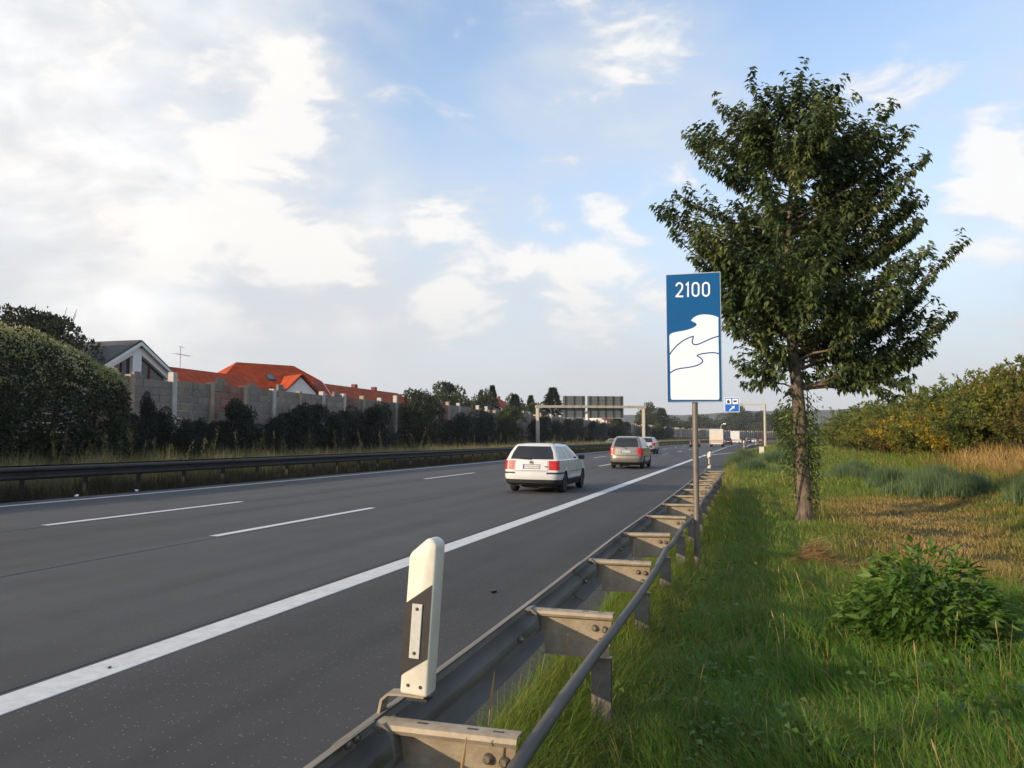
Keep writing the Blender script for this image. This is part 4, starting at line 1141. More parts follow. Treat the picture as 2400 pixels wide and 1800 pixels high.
def build_car(name, label, cat, lat, s, spec, paint, heading=0.0, detail=True, group=None):
    r = empty(name, rp(lat, s, .0), heading); tag(r, label, cat, group)
    r.rotation_euler = (0, .015 if heading == 0 else -.015, heading)
    sh = Shell(spec['levels'], spec['yw'], spec['wheels'], spec['wr'])
    nl = len(sh.L)-1
    vc = spec.get('cut', 1.0)
    sh.body('body', paint, r, vc, nl); sh.body('lower_trim', M['dark_trim'], r, 0, vc)
    hw = sh.L[3]['hw']; yr, yf = sh.L[0]['yr'], sh.L[0]['yf']
    ub = MB(); ub.box(-hw+.24, hw-.24, yr+.12, yf-.12, .19, .62)
    ya, yb = sorted(spec['wheels'])
    ub.box(-hw+.06, hw-.06, ya+spec['wr'], yb-spec['wr'], .20, .42); ub.box(-hw+.10, hw-.10, yr+.10, ya-spec['wr'], .28, .5); ub.box(-hw+.10, hw-.10, yb+spec['wr'], yf-.2, .24, .5)
    for w in spec['wheels']:
        for sg in (1, -1):
            n = 14; P = []
            for k in range(n+1):
                a = math.pi*k/n; yy, zz = w-spec['wr']*math.cos(a)*.995, .31+spec['wr']*math.sin(a)*.995
                P += [(sg*(hw-.015), yy, zz), (sg*(hw-.28), yy, zz)]
            ub.add(P, [(2*k, 2*k+1, 2*k+3, 2*k+2) for k in range(n)])
    ub.build('underbody', M['under'], r)
    tr = spec.get('wheel_r', .315)
    for w in spec['wheels']:
        for sg in (1, -1): wheel(r, sg*(hw-.115), w, tr, .205, spec.get('rim', M['rim']))
    g0, g1 = spec['glass']                                # levels between which the windows lie
    gm = M['car_glass']
    rw = spec.get('rear_glass', (g0+.12, g1-.1))
    sh.patch('rear_window', gm, r, rw[0], rw[1], -.155, .155, 1, .006, 18, 6)
    for sg in (1, -1):
        for (a, b, sa, sb) in spec['side_windows']:
            sh.patch('side_window', gm, r, g0+.05, g1-.05, a, b, sg, .005, 8, 4, (sa, sb))
    sh.patch('windscreen', gm, r, g0+.08, g1-.08, .845, 1.0, 1, .005, 8, 4); sh.patch('windscreen', gm, r, g0+.08, g1-.08, .845, 1.0, -1, .005, 8, 4)
    for sg in (1, -1):
        for (v0, v1, c0, c1) in spec['tail']: 
            t = sh.patch('tail_light', M['tail_red'], r, v0, v1, c0, c1, sg, .010, 10, 6)
        if detail and spec.get('amber'):
            v0, v1, c0, c1 = spec['amber']; sh.patch('indicator', M['tail_clear'], t, v0, v1, c0, c1, sg, .013, 6, 2)
        sh.patch('headlight', M['lamp_clear'], r, 4.1, 4.75, .80, .90, sg, .008, 8, 4)
        mx = sh.pt(g0+.1, .60, sg); 
        mm = MB(); mm.box(0, .20, -.05, .045, 0, .14); me_ = mm.build('mirror', spec.get('mirror', paint), r, 40, .03, 3)
        yy = spec.get('mirror_y', .72); me_.location = (sg*(hw-.03) if sg > 0 else sg*(hw-.03)-.20, yy, spec['mirror_z'])
    py, pz = spec['plate']
    pb = MB(); pb.box(-.26, .26, py-.012, py+.004, pz-.055, pz+.055); p = pb.build('number_plate', M['plate'], r)
    if detail:
        q = MB(); q.box(-.255, -.215, py-.0145, py-.011, pz-.05, pz+.05); q.build('plate_band', M['plate_blue'], p)
        rr = random.Random(int(s*10)); q = MB(); x = -.19
        while x < .22:
            w = rr.uniform(.018, .034); q.box(x, x+w*.36, py-.014, py-.011, pz-.026, pz+.026); q.box(x+w*.42, x+w, py-.014, py-.011, pz+(.012 if rr.random() < .5 else -.026), pz+(.026 if rr.random() < .5 else -.012)); x += w+.026
        q.build('plate_characters', M['sign_back'], p)
        q = MB(); q.box(-.275, .275, py-.008, py+.004, pz-.068, pz-.055); q.box(-.275, .275, py-.008, py+.004, pz+.055, pz+.068); q.build('plate_frame', M['dark_trim'], p)
    for (nm, mm_, v0, v1, c0, c1) in spec.get('strips', []):
        for sg in (1, -1): sh.patch(nm, M[mm_], r, v0, v1, c0, c1, sg, .007, 16, 2)
    if detail:
        w = MB(); wp = [sh.pt(rw[0]+.05+(.02*k), .0, 1) for k in range(2)]
        a = sh.pt(rw[0]-.02, 0, 1); b = sh.pt(rw[0]+.08, .10, -1)
        w.tube([(a.x+.0, a.y-.03, a.z), (b.x, b.y-.025, b.z)], .012, 6); w.tube([(.42, a.y-.02+.03, a.z+.03), (-.40, a.y-.02+.03, a.z+.045)], .010, 6); w.build('wiper', M['dark_trim'], r)
        ex = MB(); ex.tube([(-.35, yr-.01, .24), (-.35, yr+.5, .24)], .035, 10); ex.lathe([(.0, -.1), (.11, -.1), (.12, .35), (0, .35)], 12, 'x', (-.22, yr+.33, .26)); ex.build('exhaust', M['dark_trim'], r, 40)
        bd = MB(); bz = spec['badge']; bd.lathe([(.040, -.008), (.052, -.010), (.055, 0), (.040, 0)], 20, 'y', (0, bz[0], bz[1])); bd.build('badge', M['chrome'], r, 40)
        em = MB(); em.box(.42, .46, bz[0]-.004, bz[0]+.006, pz-.01, pz+.02); em.box(.465, .50, bz[0]-.004, bz[0]+.006, pz-.01, pz+.02); em.build('emblem', M['chrome'], r)
        # seams of tailgate and doors: thin dark gaps
        for c in spec.get('seams', []):
            for sg in (1, -1): sh.patch('door_seam', M['dark_trim'], r, 1.4, g0, c-.0012, c+.0012, sg, .0022, 1, 12)
        for sg in (1, -1): 
            sh.patch('tailgate_seam', M['dark_trim'], r, spec['gate'][0], spec['gate'][1], spec['gate'][2]-.0015, spec['gate'][2]+.0015, sg, .0022, 1, 10)
        sh.patch('tailgate_seam', M['dark_trim'], r, spec['gate'][0]-.02, spec['gate'][0]+.02, -spec['gate'][2], spec['gate'][2], 1, .0022, 20, 1)
        for sg in (1, -1):
            for c in spec.get('handles', []):
                p = sh.pt(spec['handle_v'], c, sg); h = MB(); h.box(-.02, .02, -.09, .09, -.016, .016); o = h.build('door_handle', spec.get('handle_m', paint), r, 40, .008, 2); o.location = (p.x, p.y, p.z)
    if spec.get('rails'):
        for sg in (1, -1):
            h = spec['rails']; x = h[0]
            q = MB(); q.tube([(sg*x, h[1], h[3]-.05), (sg*x, h[1]+.12, h[3]+.035), (sg*x, (h[1]+h[2])/2, h[3]+.045), (sg*x, h[2]-.12, h[3]+.015), (sg*x, h[2], h[3]-.07)], .018, 8)
            q.build('roof_rail', M['dark_trim'] if detail else paint, r, 50)
    return r

ESTATE = dict(cut=1.55, yw=.95, wheels=(-1.33, 1.37), wr=.365, wheel_r=.312, levels=[
    lv(.24, .22, -2.20, 2.18, .78, .20, .4, .06), lv(.31, .30, -2.30, 2.30, .835, .22, .42, .07), lv(.50, .46, -2.345, 2.345, .868, .22, .42, .08),
    lv(.635, .58, -2.335, 2.33, .868, .22, .42, .08), lv(.66, .62, -2.275, 2.30, .866, .13, .42, .07), lv(.985, .76, -2.235, 2.12, .845, .12, .42, .07),
    lv(1.01, .985, -2.215, 1.12, .815, .12, .25, .06), lv(1.22, 1.22, -2.07, .66, .735, .10, .2, .05), lv(1.415, 1.41, -1.93, .22, .625, .10, .2, .05),
    lv(1.462, 1.455, -1.87, .12, .57, .12, .2, .05), lv(1.492, 1.485, -1.55, -.2, .36, .12, .2, .03), lv(1.498, 1.49, -1.1, -.6, .0, .0, .0, .0)],
    glass=(6, 8), rear_glass=(6.04, 7.95),
    side_windows=[(.235, .385, .010, .0), (.397, .555, .0, .0), (.567, .745, .0, -.035)],
    tail=[(4.12, 4.98, .118, .200)], amber=(4.535, 4.585, .132, .146), plate=(-2.262, .80), mirror_z=.98, mirror_y=.74, mirror=M['dark_trim'],
    strips=[('bumper_strip', 'dark_trim', 2.62, 2.98, .120, .285), ('side_strip', 'dark_trim', 2.9, 3.05, .42, .685)],
    badge=(-2.262, .915), gate=(4.05, 5.0, .112), seams=(.40, .565, .70), handles=(.43, .60), handle_v=4.7, rails=(.50, -1.55, .15, 1.472))
VAN = dict(cut=1.2, yw=1.0, wheels=(-1.42, 1.42), wr=.37, wheel_r=.32, levels=[
    lv(.26, .24, -2.18, 2.14, .80, .25, .45, .06), lv(.33, .32, -2.28, 2.27, .86, .28, .5, .08), lv(.52, .50, -2.33, 2.32, .90, .28, .5, .09),
    lv(.70, .64, -2.31, 2.31, .905, .28, .5, .09), lv(.73, .68, -2.25, 2.28, .905, .16, .5, .08), lv(1.12, .90, -2.20, 2.05, .88, .15, .5, .08),
    lv(1.15, 1.12, -2.18, 1.45, .85, .15, .3, .07), lv(1.42, 1.42, -2.06, .92, .77, .13, .25, .06), lv(1.66, 1.65, -1.92, .42, .66, .12, .2, .05),
    lv(1.715, 1.705, -1.85, .30, .60, .14, .2, .05), lv(1.752, 1.742, -1.5, -.1, .38, .14, .2, .03), lv(1.76, 1.75, -1.0, -.5, .0, .0, .0, .0)],
    glass=(6, 8), rear_glass=(6.1, 7.96),
    side_windows=[(.24, .39, .010, .0), (.402, .555, .0, .0), (.567, .745, .0, -.035)],
    tail=[(4.05, 5.25, .135, .215)], plate=(-2.235, .93), mirror_z=1.12, mirror_y=1.0,
    strips=[],
    badge=(-2.225, 1.06), gate=(4.02, 5.0, .128), seams=(.40, .565, .70), handles=(.43, .60), handle_v=4.8, rails=(.56, -1.7, .25, 1.72))
SUV = dict(cut=1.7, yw=.85, wheels=(-1.30, 1.33), wr=.40, wheel_r=.35, levels=[
    lv(.32, .30, -2.12, 2.05, .80, .2, .4, .05), lv(.40, .38, -2.20, 2.18, .86, .22, .42, .06), lv(.58, .54, -2.23, 2.23, .89, .22, .42, .07),
    lv(.72, .68, -2.21, 2.22, .895, .22, .42, .07), lv(.75, .72, -2.14, 2.20, .893, .14, .42, .06), lv(1.13, .98, -2.10, 2.05, .88, .13, .42, .06),
    lv(1.16, 1.13, -2.08, 1.0, .85, .13, .25, .05), lv(1.40, 1.40, -1.98, .62, .78, .12, .2, .05), lv(1.63, 1.62, -1.86, .25, .68, .12, .2, .05),
    lv(1.69, 1.68, -1.80, .12, .62, .13, .2, .04), lv(1.725, 1.715, -1.5, -.2, .4, .12, .2, .03), lv(1.73, 1.72, -1.0, -.6, .0, .0, .0, .0)],
    glass=(6, 8), rear_glass=(6.08, 7.9),
    side_windows=[(.24, .385, .010, .0), (.397, .555, .0, .0), (.567, .745, .0, -.035)],
    tail=[(4.2, 5.2, .13, .215)], plate=(-2.13, .88), mirror_z=1.14, mirror_y=.72,
    strips=[],
    badge=(-2.12, 1.02), gate=(4.02, 5.0, .125), seams=(.40, .565, .70), handles=(.43, .60), handle_v=4.8, rails=(.58, -1.6, .1, 1.695))
HATCH = dict(cut=1.0, yw=.85, wheels=(-1.22, 1.28), wr=.355, wheel_r=.305, levels=[
    lv(.24, .22, -1.90, 1.95, .76, .2, .4, .05), lv(.31, .30, -1.99, 2.05, .82, .22, .42, .06), lv(.50, .46, -2.03, 2.08, .855, .22, .42, .07),
    lv(.62, .58, -2.02, 2.07, .857, .22, .42, .07), lv(.65, .62, -1.96, 2.05, .855, .14, .42, .06), lv(.97, .76, -1.90, 1.88, .84, .13, .42, .06),
    lv(1.0, .97, -1.87, 1.0, .81, .13, .25, .05), lv(1.2, 1.2, -1.68, .58, .73, .12, .2, .05), lv(1.37, 1.365, -1.45, .15, .63, .12, .2, .05),
    lv(1.42, 1.41, -1.35, .05, .57, .13, .2, .04), lv(1.45, 1.44, -1.1, -.2, .36, .12, .2, .03), lv(1.455, 1.445, -.8, -.5, .0, .0, .0, .0)],
    glass=(6, 8), rear_glass=(6.08, 7.9),
    side_windows=[(.25, .44, .014, .0), (.455, .74, .0, -.035)],
    tail=[(4.1, 5.0, .13, .20)], plate=(-1.985, .72), mirror_z=.96, mirror_y=.66,
    strips=[],
    badge=(-1.93, .88), gate=(4.02, 5.0, .125), seams=(.45, .70), handles=(.50,), handle_v=4.7)

build_car('estate_car', 'white estate car with big rear window and dark bumper strips, nearest vehicle on the road', 'car', -6.40, 26.60, ESTATE, M['car_white'])
build_car('minivan', 'champagne minivan with dark glass and roof rails, ahead of the white estate car', 'car', -6.55, 47.3, VAN, M['car_champagne'])
build_car('off_road_car', 'silver off road car in the middle lane, right behind the champagne minivan in the view', 'car', -10.25, 86.6, SUV, M['car_silver'])
build_car('minivan', 'light minivan whose roof shows just above the champagne minivan', 'car', -14.0, 95.5, VAN, M['car_silver'], 0, False)
build_car('oncoming_car', 'pale car across the median, half hidden by grass, left of the champagne minivan', 'car', -23.6, 146.0, HATCH, M['car_silver'], math.pi, False)
build_car('hatchback', 'dark car in the middle lane, partly behind the blue sign pole', 'car', -9.7, 152.0, HATCH, M['car_dark'], 0, False)
build_car('off_road_car', 'dark off road car just right of the white box truck', 'car', -5.7, 205.0, SUV, M['car_dark'], 0, False)
build_car('hatchback', 'pale cream car right of the dark off road car', 'car', -5.3, 262.0, HATCH, M['car_cream'], 0, False)
build_car('minivan', 'dark minivan with a white roof edge beyond the far delineators', 'car', -3.2, 285.0, VAN, M['car_dark'], 0, False)
build_car('hatchback', 'small white car far ahead, right of the dark minivan', 'car', -3.4, 318.0, HATCH, M['car_white'], 0, False)
build_car('minivan', 'white minivan far ahead near the bend of the road', 'car', -6.8, 356.0, VAN, M['car_white'], 0, False)
build_car('hatchback', 'silver car far ahead, second from the end of the traffic queue', 'car', -6.2, 392.0, HATCH, M['car_silver'], 0, False)
build_car('hatchback', 'reddish car at the far end of the traffic queue', 'car', -5.4, 420.0, HATCH, M['car_red'], 0, False)

def box_truck(lat, s, label, paint, W=2.5, Ht=3.35, Ln=7.0, lens=True):
    r = empty('box_truck', rp(lat, s)); tag(r, label, 'truck')
    mb = MB(); mb.box(-W/2, W/2, 0, Ln-2.0, .95, Ht); mb.build('cargo_box', paint, r, None, .04, 2)
    d = MB()
    for sg in (-1, 1): d.box(sg*W*.25-W*.225, sg*W*.25+W*.225, -.03, .01, 1.35, Ht-.12)
    dd = d.build('rear_door', paint, r, None, .01, 1)
    fr = MB(); 
    for x in (-W/2, W/2-.12): fr.box(x, x+.12, -.05, .02, .95, Ht)
    fr.box(-W/2+.12, W/2-.12, -.05, .02, Ht-.14, Ht); fr.build('door_frame', M['car_white'], r)
    b = MB(); b.box(-W/2, W/2, -.16, .05, .50, .86); b.build('bumper', M['car_white'], r, None, .02, 1)
    ll = MB(); ll.box(-W/2+.06, W/2-.06, -.06, .01, 1.16, 1.27); ll.build('marker_strip', M['orange_lens'], r)
    for sg in (-1, 1):
        t = MB(); t.box(sg*W*.43-.10, sg*W*.43+.10, -.185, -.155, .60, .76); t.build('tail_light', M['tail_red'], r)
    pl = MB(); pl.box(-.26, .26, -.175, -.155, .62, .73); pl.build('number_plate', M['plate'], r)
    c = MB(); c.prism([(Ln-1.9, .55), (Ln, .55), (Ln+.05, 1.3), (Ln-.35, 2.35), (Ln-1.9, 2.45)], 'x', -W/2+.12, W/2-.12); c.build('cab', paint, r, None, .05, 2)
    u = MB(); u.box(-.5, .5, .1, Ln-.2, .55, .95); u.build('chassis', M['under'], r)
    for y in (1.2, Ln-1.1):
        for sg in (-1, 1): wheel(r, sg*(W/2-.18), y, .42, .30, M['rim'])
    for sg in (-1, 1):
        m_ = MB(); x = sg*(W/2+.12); m_.box(x-.09, x+.09, Ln-.55, Ln-.42, 1.7, 2.2); m_.box(min(x, sg*(W/2-.14)), max(x, sg*(W/2-.14)), Ln-.5, Ln-.46, 2.1, 2.14); m_.build('mirror', M['dark_trim'], r, None, .015, 1)
    return r
box_truck(-6.45, 163, 'white and beige box truck in the right lane beyond the blue sign pole', M['truck_box'])
box_truck(-5.7, 246, 'pale lorry farther ahead, between the box truck and the trees', M['car_white'], 2.5, 3.7, 9)

def lamp_post():
    r = empty('lamp_post', (-14.2, 420, 1.2)); tag(r, 'white sign and lamp head on a pole above the box truck', 'lamp post')
    mb = MB(); mb.tube([(0,0,0), (0,0,7.2), (.5,-.1,8.2), (1.4,-.1,8.5)], .16, 8); mb.build('pole', M['gantry'], r, 40)
    h = MB(); h.box(1.0, 2.4, -.5, .3, 8.2, 8.8); h.build('lamp_head', M['sign_white'], r, None, .15, 2)
    b = MB(); b.box(-2.1, -.25, -.1, .0, 1.9, 6.2); b.build('sign_board', M['sign_blue_bright'], r)
lamp_post()
def litter(loc, label, sd):
    rng = random.Random(sd); bm = bmesh.new(); bmesh.ops.create_icosphere(bm, subdivisions=2, radius=.055)
    for v in bm.verts: v.co *= rng.uniform(.6, 1.25); v.co.z *= .55
    me = bpy.data.meshes.new('litter'); bm.to_mesh(me); bm.free(); me.materials.append(M['sign_white'])
    tag(link('litter', me, None, loc), label, 'litter')
litter(rp(-16.5, 17.4, .05), 'crumpled white paper at the foot of the median weeds', 1)
litter(rp(-16.55, 19.6, .05), 'smaller white scrap beside a median barrier post', 2)
#PART4
def debris(loc, label, size, m):
    rng = random.Random(int(loc[1]*10)); mb = MB()
    mb.prism([(-.5*size, -.2*size), (.1*size, -.28*size), (.5*size, -.1*size), (.42*size, .2*size), (-.2*size, .25*size)], 'z', .0, size*.22)
    o = mb.build('debris', m, None); o.location = loc; o.rotation_euler = (0, 0, rng.uniform(0, 3)); tag(o, label, 'debris')
debris((-2.74, 8.80, .046), 'small black scrap of rubber on the hard shoulder', .10, M['black_plastic'])
debris((-4.45, 5.05, .075), 'thin dark scrap lying on the near white edge line', .035, M['black_plastic'])
debris((-8.1, 6.6, .13), 'small pale scrap on the right hand traffic lane', .09, M['sign_white'])


# ------------------------------------------------------------------ the roadside tree
TREE = (1.04, 18.55)
def roadside_tree():
    rng = np.random.default_rng(21)
    r = empty('roadside_tree', (TREE[0], TREE[1], gz(*TREE)), PHI); tag(r, 'leafy young cherry tree with drooping leaves standing behind the blue sign', 'tree'); r.scale = (.955, .955, .955)
    tp = np.array([(0,0,-.25), (.02,0,.0), (.0,.0,.5), (-.03,.02,1.5), (-.07,.0,2.6), (-.15,.05,3.7), (-.22,.08,4.8), (-.20,.1,6.0), (-.12,.08,7.2), (-.1,.1,8.3), (-.15,.1,9.1)])
    trad = [.200, .178, .160, .148, .136, .120, .098, .074, .05, .03, .012]
    mb = MB(); mb.tube([tuple(p) for p in tp], trad, 18)
    for k in range(6):
        a = k*1.05+.3; mb.tube([(math.cos(a)*.12, math.sin(a)*.12, .30), (math.cos(a)*.155, math.sin(a)*.155, .05), (math.cos(a)*.21, math.sin(a)*.21, -.12)], [.05, .065, .05], 8)
    mb.build('trunk', M['bark'], r, 60)
    def on_trunk(z):
        i = np.searchsorted(tp[:, 2], z)-1; i = min(max(i, 0), len(tp)-2); f = (z-tp[i, 2])/(tp[i+1, 2]-tp[i, 2]); return tp[i]*(1-f)+tp[i+1]*f, trad[i]*(1-f)+trad[i+1]*f
    tips = []
    outline = [(3.52,4.62),(3.30,5.45),(3.30,6.05),(3.25,6.95),(2.70,5.0),(2.75,3.95),(2.15,2.95),(1.6,2.75),(2.30,7.5),(2.15,8.65),(1.55,8.9),(1.0,9.05),(.45,9.35),(-.22,9.62),(.12,9.55),
               (-.75,9.2),(-1.2,9.2),(-2.05,8.95),(-2.55,8.3),(-2.65,7.5),(-3.2,7.15),(-2.9,6.85),(-2.3,6.35),(-2.0,5.9),(-1.7,5.35),(-1.75,4.85),(-1.62,4.35),(-1.35,3.7),(-1.0,3.3),(-.85,2.95),(2.9,5.7),(3.0,4.3),(2.5,6.6),(1.9,3.3),(2.45,3.45),(2.9,3.75),(1.2,2.9),(2.0,2.75),(3.1,5.0),(2.6,4.5),(-2.4,5.9),(-2.0,5.2),(-.9,3.1),(-2.7,6.5),(1.9,8.95),(2.45,8.1),(2.6,7.0),(-1.6,9.05),(.7,9.5),(-.5,9.5),(2.35,8.75),(-2.35,8.9),(2.0,9.0),(-1.9,9.25),(1.35,9.4),(-1.25,9.5),(1.7,8.6),(-1.8,8.6),(.3,9.6),(-2.6,8.5)]
    for (x, z) in outline: tips.append((x, rng.normal()*.45, z))
    def env(z):
        return float(np.interp(z, [2.6, 3.3, 4.2, 5.2, 6.2, 7.2, 8.2, 9.0, 9.5], [.9, 1.6, 2.25, 2.6, 2.8, 2.85, 2.55, 1.8, .7]))
    for k in range(112):
        z = rng.uniform(3.0, 9.1); a = rng.uniform(0, 6.283); e = env(z)*math.sqrt(rng.uniform(.10, 1.02))
        if z < 4.3 and not (math.cos(a) > .25 and e > .8): z += 2.2
        tips.append((e*math.cos(a)+.15, e*math.sin(a)*.95, z))
    limbs = MB(); PP, DD, TT = [], [], []
    lb = {}
    for (x, y, z) in tips:
        rad = math.hypot(x, y)
        low = z < 3.6
        zs = max(2.9, min(z - rad*rng.uniform(.35, .75), 8.6)) if not low else rng.uniform(3.2, 4.4)
        b, br = on_trunk(zs)
        e = np.array([x, y, z]); t = np.linspace(0, 1, 12)[:, None]
        sag = (-.10 if low else .18)*rad
        pts = b + (e-b)*t + np.array([0, 0, 1])*(-sag*4*t*(1-t))*.5 + np.array([0,0,1])*(.12*np.sin(t*6))*(.3 if low else .1)
        pts[1:-1] += rng.normal(size=(10, 3))*.035
        rr = min(br*.34, .009+.0085*rad)
        limbs.tube([tuple(p) for p in pts[::2]] + [tuple(pts[-1])], list(np.linspace(rr, .006, 7)), 6, False)
        # twigs along the outer part
        L_ = np.linalg.norm(e-b); nt = int(6+L_*5.5)
        segs = [(pts, .30)]
        for q in range(nt):
            f = rng.uniform(.22, .97); i = int(f*11); p0 = pts[i]; d = pts[min(i+1, 11)]-pts[max(i-1, 0)]; d /= np.linalg.norm(d)
            w = runit(rng, 1)[0]; w -= d*w.dot(d); w /= np.linalg.norm(w); w[2] = abs(w[2])*.6 + w[2]*.4
            dd = d*.75 + w*.7 + np.array([0, 0, .22 if not low else -.05]); dd /= np.linalg.norm(dd)
            ln = rng.uniform(.35, .85)*(1.15-.45*f)
            tt = np.linspace(0, 1, 6)[:, None]; tw = p0 + dd*ln*tt + np.array([0, 0, 1])*.10*ln*tt**2
            segs.append((tw, .0))
            if q % 2 == 0: limbs.tube([tuple(v) for v in tw[::2]], [.006, .004, .002], 4, False)
        for (sg_, st) in segs:
            m = int(np.linalg.norm(sg_[-1]-sg_[0])*25)+4
            f = st + (1-st)*rng.random(m)**.75; pos = f*(len(sg_)-1); i = np.minimum(pos.astype(int), len(sg_)-2); fr = (pos-i)[:, None]
            PP.append(sg_[i]*(1-fr)+sg_[i+1]*fr + rng.normal(size=(m, 3))*.012); DD.append(sg_[i+1]-sg_[i])
            PP.append(sg_[-1][None]+rng.normal(size=(3, 3))*.01); DD.append(np.repeat((sg_[-1]-sg_[-2])[None], 3, 0))
    P = np.concatenate(PP); D = np.concatenate(DD); D /= np.linalg.norm(D, axis=1, keepdims=True)
    n = len(P)
    side = runit(rng, n); side -= D*np.sum(side*D, 1, keepdims=True); side /= np.linalg.norm(side, axis=1, keepdims=True)
    LD = D*.45 + side*.75 + np.array([0, 0, -.62]); LD /= np.linalg.norm(LD, axis=1, keepdims=True)
    up = np.array([0, 0, 1.0]) + runit(rng, n)*.55; up -= LD*np.sum(up*LD, 1, keepdims=True)
    up /= np.linalg.norm(up, axis=1, keepdims=True)
    ln = rng.uniform(.11, .19, n); wd = ln*rng.uniform(.38, .50, n)
    # the leaves that hang nearest to the viewer's side are single objects
    order = np.argsort(P[:, 1] + rng.normal(size=n)*.12); single = order[:290]; mask = np.ones(n, bool); mask[single] = False
    V, F = leaves(P[mask], LD[mask], up[mask], ln[mask], wd[mask], .18, .16)
    tag(link('foliage', big_mesh('foliage', V, [F], LM['cherry']), r), kind='stuff')
    V1, F1 = leaves(np.zeros((1, 3)), np.array([[0, 1., 0]]), np.array([[0, 0, 1.]]), .125, .052, .18, .16)
    lm_ = big_mesh('leaf', V1, [F1], LM['cherry'])
    for k in single:
        y = Vector(LD[k]); z = Vector(up[k]); x = y.cross(z)
        mt = Matrix((x, y, z)).transposed().to_4x4(); s_ = ln[k]/.125
        o = link('leaf', lm_, r); o.matrix_local = Matrix.Translation(P[k]) @ mt @ Matrix.Scale(s_, 4)
    limbs.build('limb', M['bark'], r, 60)
    return r
roadside_tree()

def climber():
    rng = np.random.default_rng(4)
    r = empty('climbing_plant', (TREE[0], TREE[1], gz(*TREE)), PHI); tag(r, 'yellow green climbing plant wound round the trunk of the cherry tree', 'climber')
    n = 1500; z = np.clip(rng.normal(1.75, .52, n), .55, 3.1); a = rng.uniform(0, 6.283, n)
    rad = .16 + rng.random(n)**1.6*np.interp(z, [.5, 1.0, 1.6, 2.4, 3.1], [.06, .20, .34, .34, .12])
    P = np.stack([np.cos(a)*rad-.03-.02*z, np.sin(a)*rad, z], -1)
    # a thinner trail on the right hand side of the trunk
    m = 420; z2 = rng.uniform(.15, 1.5, m); P2 = np.stack([.22+rng.normal(size=m)*.05, -.06+rng.normal(size=m)*.06, z2], -1)
    P = np.concatenate([P, P2]); a = np.concatenate([a, rng.uniform(-.6, .6, m)]); n = len(P)
    D = np.stack([np.cos(a)*.7, np.sin(a)*.7, np.full(n, -.55)], -1) + runit(rng, n)*.5
    ln = rng.uniform(.05, .13, n); ln[len(z):] *= .6
    V, F = leaves(P, D, runit(rng, n)+np.array([0, 0, .6]), ln, ln*.42, .15, .25)
    tag(link('foliage', big_mesh('foliage', V, [F], LM['ivy']), r), kind='stuff')
    mb = MB()
    for k in range(4):
        ph = k*1.6; mb.tube([(math.cos(ph+zz*1.1)*(.19-.014*zz)-.03*zz/2, math.sin(ph+zz*1.1)*(.19-.014*zz), zz) for zz in np.linspace(.0, 2.9, 18)], .012, 5)
    mb.build('stem', M['bark_dark'], r, 60)
climber()

# ------------------------------------------------------------------ shrubs and trees
def shrub(name, label, cat, lat, s, mesh, stem, scale, rz, group, lean=0):
    r = empty(name, gp(lat, s), rz); tag(r, label, cat, group)
    r.scale = scale
    f = link('foliage', mesh, r)
    if stem is not None:
        so = link('stem', stem, r)
        if cat == 'weed': so['kind'] = 'stuff'
    return r
def stem_mesh(seed, h, n=5, r=.05, spread=.25):
    rng = random.Random(seed); mb = MB()
    for k in range(n):
        a = rng.uniform(0, 6.28); q = rng.uniform(.3, 1)*spread*h
        mb.tube([(0, 0, -.2), (math.cos(a)*q*.4, math.sin(a)*q*.4, h*.4), (math.cos(a)*q, math.sin(a)*q, h*.8)], [r, r*.7, r*.3], 5)
    mb.tube([(0, 0, -.25), (0, 0, h*.25)], [r*1.6, r*1.2], 6)
    return mb.mesh('stem', M['bark_dark'])

